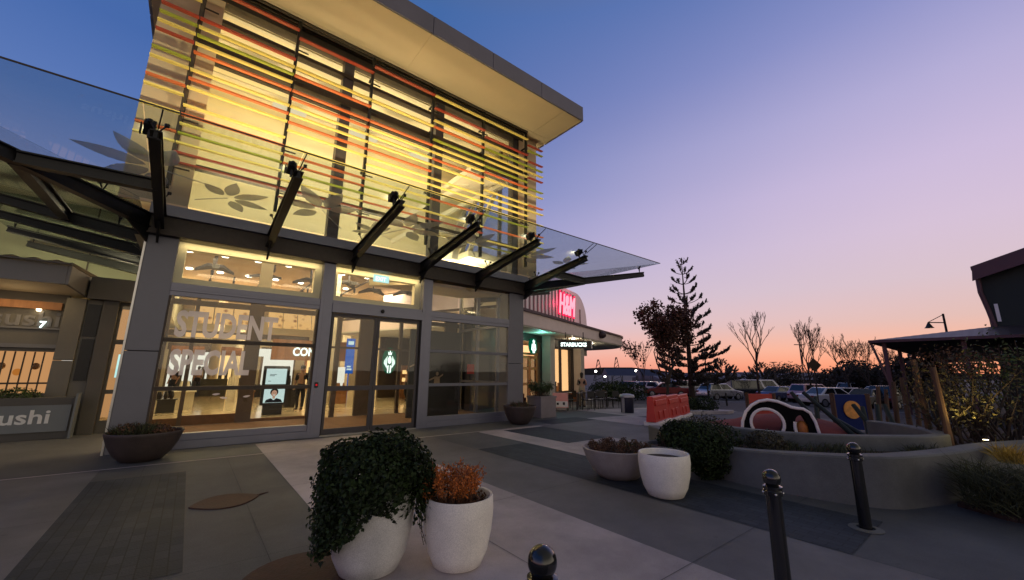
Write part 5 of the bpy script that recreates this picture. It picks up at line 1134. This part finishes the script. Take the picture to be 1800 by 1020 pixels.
cars = [('sedan', 'car_red', 1166, 46, 2.3, 'red car showing its glowing brake lights'), ('suv', 'car_silver', 1191, 47, 2.6, 'silver four wheel drive just right of the red car'), ('hatch', 'car_dark', 1213, 50, 2.5, 'dark hatchback directly behind the trunk of the tall pine'),
        ('sedan', 'car_white', 1234, 49, -.4, 'white sedan right of the tall pine trunk'), ('hatch', 'car_silver', 1262, 44, -.35, 'silver white hatchback right of the thin lamp post'), ('van', 'car_dark', 1309, 50, -.5, 'dark van with a pale rear left of the red play panel'),
        ('van', 'car_white', 1338, 54, -.6, 'white van behind the red play panel'), ('sedan', 'car_blue', 1366, 48, -.3, 'blue grey sedan beyond the timber post of the red panel'), ('sedan', 'car_dark', 1391, 50, -.4, 'dark sedan behind the pink lit car roof'),
        ('suv', 'car_pink_lit', 1424, 47, -.35, 'large pink lit four wheel drive nearest the playground'), ('sedan', 'car_white', 1452, 40, -.5, 'white sedan right behind the pink lit car'), ('hatch', 'car_silver', 1486, 46, -.4, 'silver hatchback above the blue play panel'),
        ('sedan', 'car_dark', 1520, 42, -.2, 'dark sedan with a bright roof line left of the climbing plants'), ('suv', 'car_dark', 1560, 44, -.2, 'dark four wheel drive nearest the verandah post'), ('hatch', 'car_white', 1128, 48, 2.0, 'white hatchback left of the red car'),
        ('sedan', 'car_blue', 1148, 58, 2.0, 'far blue sedan behind the red car'), ('hatch', 'car_white', 1345, 60, -.5, 'far white hatchback above the red panel'), ('sedan', 'car_silver', 1412, 62, -.5, 'far silver sedan under the bare tree'), ('suv', 'car_white', 1500, 62, -.4, 'far white four wheel drive above the blue panel'),
        ('sedan', 'car_silver', 1285, 60, -.4, 'far silver sedan between the hatchback and the dark van'), ('hatch', 'car_blue', 1100, 56, 1.7, 'far blue hatchback left of the white hatchback'), ('sedan', 'car_white', 1540, 58, -.4, 'far white sedan beside the verandah post')]
for k, (kind, mt, px, d, a, lab) in enumerate(cars):
    c = gat(px, d)
    if kind not in PROT: PROT[kind] = o = car(kind); proto = True
    else: o = copy_tree(PROT[kind], (0, 0, 0)); proto = False
    o.location = c; o.rotation_euler = (0, 0, a); o['label'] = lab
    for ch in o.children:
        if ch.name.split('.')[0] in ('body', 'cabin'):
            ch.material_slots[0].link = 'OBJECT'; ch.material_slots[0].material = MAT[mt]
        if ch.name.startswith('tail_light'): ch.material_slots[0].link = 'OBJECT'; ch.material_slots[0].material = MAT['brake_red' if k == 0 else 'car_red']

# ------------------------------------------------------------------ trees
def norfolk(c, H_, spread, dens=1.0):
    c = V(c); t_ = thing('pine_tree', 'x', 'tree', c); tr = B(); fo = B(); rnd = random.Random(5)
    tr.path([c, c+V((.03, 0, H_*.5)), c+V((0, 0, H_))], [.26*H_/12, .15*H_/12, .02], 8); part('trunk', tr, 'bark', t_, smooth=60)
    z = H_*.10; k = 0
    while z < H_*.985:
        f = 1-z/H_; L_ = spread*(f**.85)+.35; nb = 6 if f > .6 else 4 if f < .3 else 5; a0 = rnd.random()*6.28
        for i in range(nb):
            a = a0+i*6.283/nb+rnd.gauss(0, .15); l_ = L_*rnd.uniform(.72, 1.1); rise = .26+.35*(1-f)
            pts = []
            for q in range(6): u = q/5; pts.append(c+V((math.cos(a)*l_*u, math.sin(a)*l_*u, z+l_*(rise*u*u*.9-.10*u*(f)))))
            fo.path(pts, [.035*H_/12]*5+[.015], 4)
            st = .25 if f > .65 else .5
            for q in range(int((3.5+l_*4.5) if f > .65 else 2+l_*3.2)):
                u = st+(1-st)*rnd.random()**.8; j = min(int(u*5), 4); p = pts[j].lerp(pts[j+1], u*5-j); d = (pts[j+1]-pts[j]).normalized(); sd = d.cross(V((0, 0, 1)))*rnd.choice((-1, 1))
                e = p+(d*.55+sd*rnd.uniform(.1, .8 if f > .65 else .4)+V((0, 0, rnd.uniform(.25, .6) if f > .65 else rnd.uniform(.5, .9))))*rnd.uniform(.35, .65)*(.35+l_*.24); r_ = .07+.012*l_
                fo.path([p, p.lerp(e, .5)-V((0, 0, .05)), e], [r_*.7, r_, r_*.35], 5)
                for _ in range(5): fo.leaf(p.lerp(e, rnd.random())+V((rnd.gauss(0, .06), rnd.gauss(0, .06), rnd.gauss(0, .06))), .26, None, .3)
        z += (.42+.48*min(1, (1-f)*1.3))*H_/12; k += 1
    part('crown', fo, 'leaf_silhouette', t_); return t_
c = gat(1213, 39); t_ = norfolk(c, at(1202, 458, 39).z-c.z, 3.2); t_['label'] = 'tall dark pine with upturned tiered branches standing over the car park'
for px, ytop, d, lab in ((1268, 634, 75, 'small distant pine right of the tall pine'), (1337, 640, 85, 'small distant pine behind the trunk of the first bare tree')):
    c = gat(px, d); t_ = norfolk(c, at(px, ytop, d).z-c.z, 3.4); t_['label'] = lab
def branchtree(c, H_, width, seed, fork=.45, lean=(0, 0), depth=6, twig=.012, rtrunk=.13, n0=3, jag=.12):
    rnd = random.Random(seed); tr = B(); br = B(); tips = []; c = V(c)
    def rec(p, d, l_, r_, lev):
        q = p+d*l_*.5+V((rnd.gauss(0, jag*l_*.4), rnd.gauss(0, jag*l_*.4), 0)); e = p+d*l_+V((rnd.gauss(0, jag*l_*.4), rnd.gauss(0, jag*l_*.4), 0)); r2 = max(r_*.68, twig*.7)
        br.path([p, q, e], [r_, (r_+r2)/2, r2], 5 if lev < 3 else 4); tips.append((p, e, lev))
        if lev >= depth: return
        for i in range(2 if rnd.random() < .72 else 3):
            ax = V((rnd.gauss(0, 1), rnd.gauss(0, 1), rnd.gauss(0, .3))).normalized(); nd_ = (d+ax*rnd.uniform(.35, .75)*width+V((0, 0, .18))).normalized(); rec(e if rnd.random() < .75 else q, nd_, l_*rnd.uniform(.62, .86), r2, lev+1)
    top = c+V((lean[0], lean[1], H_*fork)); mid = c.lerp(top, .5)+V((rnd.gauss(0, .06), rnd.gauss(0, .06), 0)); tr.path([c, mid, top], [rtrunk, rtrunk*.85, rtrunk*.7], 8)
    for i in range(n0):
        a = rnd.random()*6.28+i*6.283/n0; d = V((math.cos(a)*width*.75, math.sin(a)*width*.75, 1)).normalized(); rec(top-V((0, 0, H_*fork*.18*(i/n0))), d, H_*(1-fork)*.36, rtrunk*.55, 1)
    rec(top, V((0, 0, 1)), H_*(1-fork)*.34, rtrunk*.6, 1)
    return tr, br, tips
def tree(name, px, d, ytop, lab, seed, cat='tree', group=None, leaves=0, lsize=.2, lmat='leaf_russet', **k):
    c = gat(px, d); H_ = at(px, ytop, d).z-c.z; t_ = thing(name, lab, cat, c, group); tr, br, tips = branchtree(c, H_, seed=seed, **k)
    zmax = max(v.z for v in br.v); sc = (H_+c.z-(c.z+H_*k.get('fork', .45)))/(zmax-(c.z+H_*k.get('fork', .45)))
    zf = c.z+H_*k.get('fork', .45)
    def fit(v):
        if v.z > zf: v = V((c.x+(v.x-c.x)*(.5+.5*sc), c.y+(v.y-c.y)*(.5+.5*sc), zf+(v.z-zf)*sc))
        return v
    br.v = [fit(v) for v in br.v]; tips = [(fit(a), fit(b), l) for a, b, l in tips]
    part('trunk', tr, 'bark', t_, smooth=60); part('branches', br, 'bark', t_)
    if leaves:
        rnd = random.Random(seed+1); g = B(); tt = [q for q in tips if q[2] >= 3]
        for _ in range(leaves):
            a, b, l = rnd.choice(tt); p = a.lerp(b, rnd.random()); 
            for _ in range(5): g.leaf(p+V((rnd.gauss(0, .22), rnd.gauss(0, .22), rnd.gauss(0, .18))), lsize*rnd.uniform(.6, 1.3), None, .7)
        part('crown', g, lmat, t_)
    return t_
tree('leafy_tree', 1172, 34, 525, 'broad russet leaved tree just left of the tall pine', 17, leaves=900, lsize=.26, width=.72, fork=.16, depth=6, rtrunk=.14, n0=5)
tree('sparse_tree', 1131, 42, 596, 'sparse young tree with few leaves left of the russet tree', 4, leaves=46, lsize=.26, width=.55, fork=.32, depth=5, rtrunk=.06, twig=.02)
bare = [(1331, 40, 547, 'bare tree with a bent trunk rising behind the red play panel', 21, .55, .45, 5), (1421, 44, 560, 'bare tree behind the diamond shaped road sign', 22, .42, .30, 7), (1487, 48, 584, 'broad bare tree right of the road sign', 23, .62, .34, 7), (1524, 52, 594, 'bare tree just left of the verandah roof corner', 24, .55, .32, 7), (1560, 55, 606, 'bare tree partly behind the verandah roof corner', 25, .7, .35, 7)]
for px, d, yt, lab, sd, wd, fk, dp in bare: tree('bare_tree', px, d, yt, lab, sd, group='bare trees along the car park', width=wd, fork=fk, depth=dp, rtrunk=.11, twig=.016)
# far belt of dark vegetation
for k, (px, d, yt, w_) in enumerate(((1381, 95, 641, 4.2), (1500, 62, 640, 2.6), (1590, 60, 634, 3.4), (1545, 70, 648, 3.4), (1465, 80, 652, 3.5), (1625, 48, 628, 2.2))):
    c = gat(px, d); zt_ = at(px, yt, d).z; g = B(); bush(g, (c.x, c.y, (c.z+zt_)/2+.4), (w_*.9, w_*.9, (zt_-c.z)/2), 1500, .45, hollow=.3, asp=.6); tk = B(); tk.tube(c, (c.x, c.y, c.z+1.5), .15, .1, 6)
    t_ = thing('distant_tree', ['dark rounded tree on the skyline left of the road sign', 'dark bushy tree behind the bare trees', 'dark bushy tree under the verandah eave', 'low dark tree right of the broad bare tree', 'low dark tree left of the broad bare tree', 'dark tree behind the verandah posts'][k], 'tree', c, 'dark trees on the skyline'); part('crown', g, 'leaf_silhouette', t_); part('trunk', tk, 'bark', t_)
# ------------------------------------------------------------------ far buildings, hill, lamps, signs
def far(px0, px1, d, y0, y1, dep, name, mt, lab, cat):
    a, b = gat(px0, d), gat(px1, d); za, zb = at(px0, y0, d).z, at(px1, y1, d).z; bk = V((FW.x, FW.y, 0)).normalized()*dep; g = B()
    g.add([a, b, V((b.x, b.y, zb)), V((a.x, a.y, za)), a+bk, b+bk, V((b.x, b.y, zb))+bk, V((a.x, a.y, za))+bk], [(0, 1, 2, 3), (5, 4, 7, 6), (3, 2, 6, 7), (1, 5, 6, 2), (4, 0, 3, 7)])
    return solo(name, g, mt, lab, cat)
g = B(); pts = [(700, 655), (1000, 650), (1060, 646), (1110, 646), (1150, 650), (1200, 657), (1260, 660), (1340, 660), (1500, 658), (1700, 657), (2000, 660)]; top = [at(x, y, 420) for x, y in pts]; n = len(top)
bot = [V((p.x, p.y, -3)) for p in top]; back = [V((p.x*1.6, p.y*1.6, -3)) for p in top]; g.add(top+bot+back, [(i, i+1, n+i+1, n+i) for i in range(n-1)]+[(i+1, i, 2*n+i, 2*n+i+1) for i in range(n-1)]); struct('hill', g, 'hill_dark')
def warehouse(px0, px1, d, yb, yt, lab):
    bk = V((FW.x, FW.y, 0)).normalized(); a, b = gat(px0, d), gat(px1, d); ze = at((px0+px1)/2, yb, d).z; zt_ = at((px0+px1)/2, yt, d).z
    t_ = thing('warehouse', lab, 'building', (a+b)/2, 'long low buildings beyond the car park'); g = B(); g.prism([a, b, V((b.x, b.y, ze)), V((a.x, a.y, ze))], bk*22); part('wall', g, 'warehouse_wall', t_)
    g = B(); A, B_ = V((a.x, a.y, ze+.01)), V((b.x, b.y, ze+.01)); r_ = V((0, 0, zt_-ze)); g.prism([A-bk*.6, A+bk*11+r_, A+bk*22.6], B_-A); part('roof', g, 'warehouse_blue', t_)
warehouse(1262, 1345, 92, 668, 655, 'left part of the long low blue roofed building behind the cars'); warehouse(1348, 1520, 96, 668, 655, 'right part of the long low blue roofed building behind the cars'); warehouse(1160, 1258, 100, 668, 656, 'dark low building behind the tall pine'); 
for px0, px1, d, lab in ((1068, 1120, 62, 'blue roofed marquee beyond the cafe tables'), (1128, 1165, 66, 'smaller blue marquee left of the red car')):
    a, b = gat(px0, d), gat(px1, d); t_ = thing('marquee', lab, 'marquee', (a+b)/2); bk = V((FW.x, FW.y, 0)).normalized(); g = B(); A, B2 = a+V((0, 0, 2.2)), b+V((0, 0, 2.2)); g.prism([A, A+bk*2+V((0, 0, 1.0)), A+bk*4], B2-A); part('roof', g, 'warehouse_blue', t_)
    for q in (a, b, a.lerp(b, .5)): g = B(); g.tube(q, q+V((0, 0, 2.2)), .06, .06, 6); part('pole', g, 'lamp_metal', t_)
def lamp(px, d, ytop, lab, lit=True, arms=0):
    c = gat(px, d); h = at(px, ytop, d).z; t_ = thing('street_lamp', lab, 'street lamp', c, 'street lamps by the car park'); g = B(); g.tube(c, (c.x, c.y, h), .075, .05, 7); part('post', g, 'lamp_metal', t_); s_ = .028*d*.11
    if lit:
        g = B(); g.ball((c.x, c.y, h), .16+s_*.25, 10, 6, (1, 1, .8)); part('lamp_head', g, 'lamp_white', t_)
    else:
        u_ = RT.copy(); u_.z = 0; u_.normalize(); g = B(); g.bar(V((c.x, c.y, h))-u_*.55, V((c.x, c.y, h))+u_*.55, .18, .08); part('lamp_head', g, 'lamp_metal', t_)
for a in ((1047, 75, 653, 'lit street lamp nearest the cafe wall end'), (1075, 80, 658, 'small lit street lamp above the blue marquee'), (1118, 70, 652, 'brightest lit street lamp left of the sparse tree'), (1063, 95, 662, 'faint lit street lamp between the marquee and the cafe'), (1143, 85, 656, 'small lit street lamp beside the sparse tree')): lamp(*a)
lamp(1241, 42, 586, 'tall unlit lamp post just right of the tall pine', False); lamp(1411, 55, 606, 'unlit double headed lamp post left of the road sign', False); lamp(1361, 75, 637, 'short far unlit lamp post on the skyline', False)
c = gat(1431, 30); t_ = thing('road_sign', 'diamond shaped road sign on a thin pole seen from behind', 'road sign', c); h = at(1431, 642, 30).z; g = B(); g.tube(c, (c.x, c.y, h+.3), .035, .035, 8); part('pole', g, 'lamp_metal', t_)
u_ = RT.copy(); u_.z = 0; u_.normalize(); n_ = V((-u_.y, u_.x, 0)); q = V((c.x, c.y, h)); g = B(); g.prism([q-u_*.42-n_*.045, q-V((0, 0, .42))-n_*.045, q+u_*.42-n_*.045, q+V((0, 0, .42))-n_*.045], n_*-.02); part('plate', g, 'sign_amber', t_)
for px, d, yt, lab in ((1166-114, 130, 632, 'far lattice mast left of the sparse tree'), (1084, 140, 628, 'far lattice mast under the end of the cafe canopy')):
    c = gat(px, d); h = at(px, yt, d).z; g = B()
    for q in range(6): z0, z1 = c.z+(h-c.z)*q/6, c.z+(h-c.z)*(q+1)/6; r0, r1 = 1.0*(1-q/6)+.1, 1.0*(1-(q+1)/6)+.1; g.tube((c.x-r0, c.y+r0, z0), (c.x-r1, c.y+r1, z1), .12, .12, 4); g.tube((c.x+r0, c.y-r0, z0), (c.x+r1, c.y-r1, z1), .12, .12, 4); g.tube((c.x-r0, c.y+r0, z0), (c.x+r1, c.y-r1, z1), .08, .08, 4)
    solo('lattice_mast', g, 'lamp_metal', lab, 'mast')

# ------------------------------------------------------------------ people
def person(label, loc, rz, H_=1.68, pose=None, top='cloth_black', legs='cloth_black', hold=False, female=False):
    t_ = thing('person', label, 'person', loc); k = H_/1.7; J = {}
    def j(n, x, y, z, r): J[n] = (V((x, y, z))*k, r*k)
    j('pelvis', 0, 0, .92, .125); j('waist', 0, .0, 1.08, .115); j('chest', 0, -.01, 1.30, .135); j('neck', 0, 0, 1.47, .052); j('head0', 0, .01, 1.55, .070); j('head1', 0, .015, 1.64, .078)
    for s_, n in ((1, 'l'), (-1, 'r')):
        j('hip'+n, s_*.09, 0, .86, .10); j('knee'+n, s_*.10, .02+.04*s_, .48, .065); j('ank'+n, s_*.105, -.02-.05*s_, .09, .043); j('toe'+n, s_*.12, .13-.05*s_, .035, .035)
        j('sh'+n, s_*.175, -.01, 1.40, .062); j('el'+n, s_*.23, -.03 if not hold else .03, 1.13, .045); j('wr'+n, s_*(.22 if not hold else .10), .08 if not hold else .26, .92 if not hold else 1.14, .030); j('palm'+n, s_*(.215 if not hold else .07), .10 if not hold else .32, .85 if not hold else 1.17, .030)
        for f in range(5): j('f%d%s' % (f, n), s_*((.19+.016*f) if not hold else (.05-.012*f)), (.10+.014*f) if not hold else (.37+.004*f), (.775+abs(f-2)*.008) if not hold else (1.15+.016*f), .009)
    E_ = [('pelvis', 'waist'), ('waist', 'chest'), ('chest', 'neck'), ('neck', 'head0'), ('head0', 'head1')]
    for n in 'lr': E_ += [('pelvis', 'hip'+n), ('hip'+n, 'knee'+n), ('knee'+n, 'ank'+n), ('ank'+n, 'toe'+n), ('chest', 'sh'+n), ('sh'+n, 'el'+n), ('el'+n, 'wr'+n), ('wr'+n, 'palm'+n)]+[('palm'+n, 'f%d%s' % (f, n)) for f in range(5)]
    def skin(name, names, mt, grow=0, par=t_):
        idx = {n: i for i, n in enumerate(names)}; me = bpy.data.meshes.new(name); me.from_pydata([tuple(J[n][0]) for n in names], [(idx[a], idx[b]) for a, b in E_ if a in idx and b in idx], [])
        o = bpy.data.objects.new(name, me); COL.objects.link(o); me.materials.append(MAT[mt]); me.skin_vertices or o.modifiers.new('skin', 'SKIN')
        if not o.modifiers: o.modifiers.new('skin', 'SKIN')
        lay = me.skin_vertices[0] if me.skin_vertices else None
        if lay:
            for n, i in idx.items(): r = J[n][1]+grow; lay.data[i].radius = (r*1.12, r*.92)
            lay.data[0].use_root = True
        sb = o.modifiers.new('smooth', 'SUBSURF'); sb.levels = 2; sb.render_levels = 2
        dg = bpy.context.evaluated_depsgraph_get(); m2 = bpy.data.meshes.new_from_object(o.evaluated_get(dg)); m2.name = name; o.modifiers.clear(); o.data = m2; m2.polygons.foreach_set('use_smooth', [True]*len(m2.polygons))
        if not m2.materials: m2.materials.append(MAT[mt])
        o.parent = par; return o
    skin('body', list(J), 'skin')
    skin('shirt', ['waist', 'chest', 'shl', 'ell', 'shr', 'elr'], top, .016*k) if not female else skin('shirt', ['waist', 'chest', 'shl', 'shr'], top, .016*k)
    skin('trousers', ['pelvis', 'waist', 'hipl', 'kneel', 'ankl', 'hipr', 'kneer', 'ankr'], legs, .014*k)
    skin('shoes', ['ankl', 'toel'], 'cloth_black', .012*k); skin('shoes', ['ankr', 'toer'], 'cloth_black', .012*k)
    hc = J['head1'][0]; g = B(); g.ball(hc+V((0, -.018, .03))*k, .098*k, 16, 10, (.95, 1.05, 1.0)); 
    if female: g.ball(hc+V((0, -.06, -.06))*k, .075*k, 12, 8, (1, .7, 1.6))
    ORG_ = t_.location.copy(); g.v = [v+ORG_ for v in g.v]; part('hair', g, 'hair_dark', t_, smooth=80)
    g = B(); g.ball(hc+V((0, .105, -.055))*k, .016*k, 8, 6, (1, 1, 1.4))
    for s_ in (-1, 1): g.ball(hc+V((s_*.085, .01, -.03))*k, .02*k, 8, 6, (.5, 1, 1.4))
    g.v = [v+ORG_ for v in g.v]; part('nose_and_ears', g, 'skin', t_, smooth=80)
    g = B()
    for s_ in (-1, 1): g.ball(hc+V((s_*.032, .085, -.02))*k, .010*k, 8, 6)
    g.box(-.024*k, .024*k, hc.y+.080*k, hc.y+.088*k, hc.z-.092*k, hc.z-.086*k); g.v = [v+ORG_ for v in g.v]; part('eyes_and_mouth', g, 'cloth_black', t_)
    t_.rotation_euler = (0, 0, rz); return t_
x, y = 15.6, 13.9
person('person in a black sleeveless top and beige trousers standing among the cafe tables', (x, y, gh(x)), -.9, 1.64, top='cloth_black', legs='cloth_beige', hold=True, female=True)
person('person in dark clothes standing inside the window beside the door post', (3.62, 18.2, .004), 2.6, 1.72)
person('person in dark clothes walking inside behind the sliding doors', (7.3, 21.6, .004), 2.2, 1.74, legs='cloth_blue')
person('person in a white top far inside the shopping hall at the left', (.5, 34, .004), .5, 1.7, top='cloth_white')
person('person in dark clothes far inside the hall near the green counter', (-.6, 29, .004), 2.5, 1.68)
person('person in a pale top standing near the glowing packets inside the right door', (9.2, 20.5, .004), 1.6, 1.66, top='cloth_beige', female=True)

# ------------------------------------------------------------------ render settings
S.render.engine = 'CYCLES'; cy = S.cycles
cy.use_denoising = True; cy.max_bounces = 10; cy.transparent_max_bounces = 32; cy.glossy_bounces = 4; cy.diffuse_bounces = 4
cy.sample_clamp_indirect = 6; cy.caustics_reflective = False; cy.caustics_refractive = False
try: cy.denoiser = 'OPENIMAGEDENOISE'; cy.denoising_input_passes = 'RGB_ALBEDO_NORMAL'
except Exception: pass
S.view_settings.view_transform = 'Standard'; S.view_settings.look = 'None'; S.view_settings.exposure = 0; S.view_settings.gamma = 1
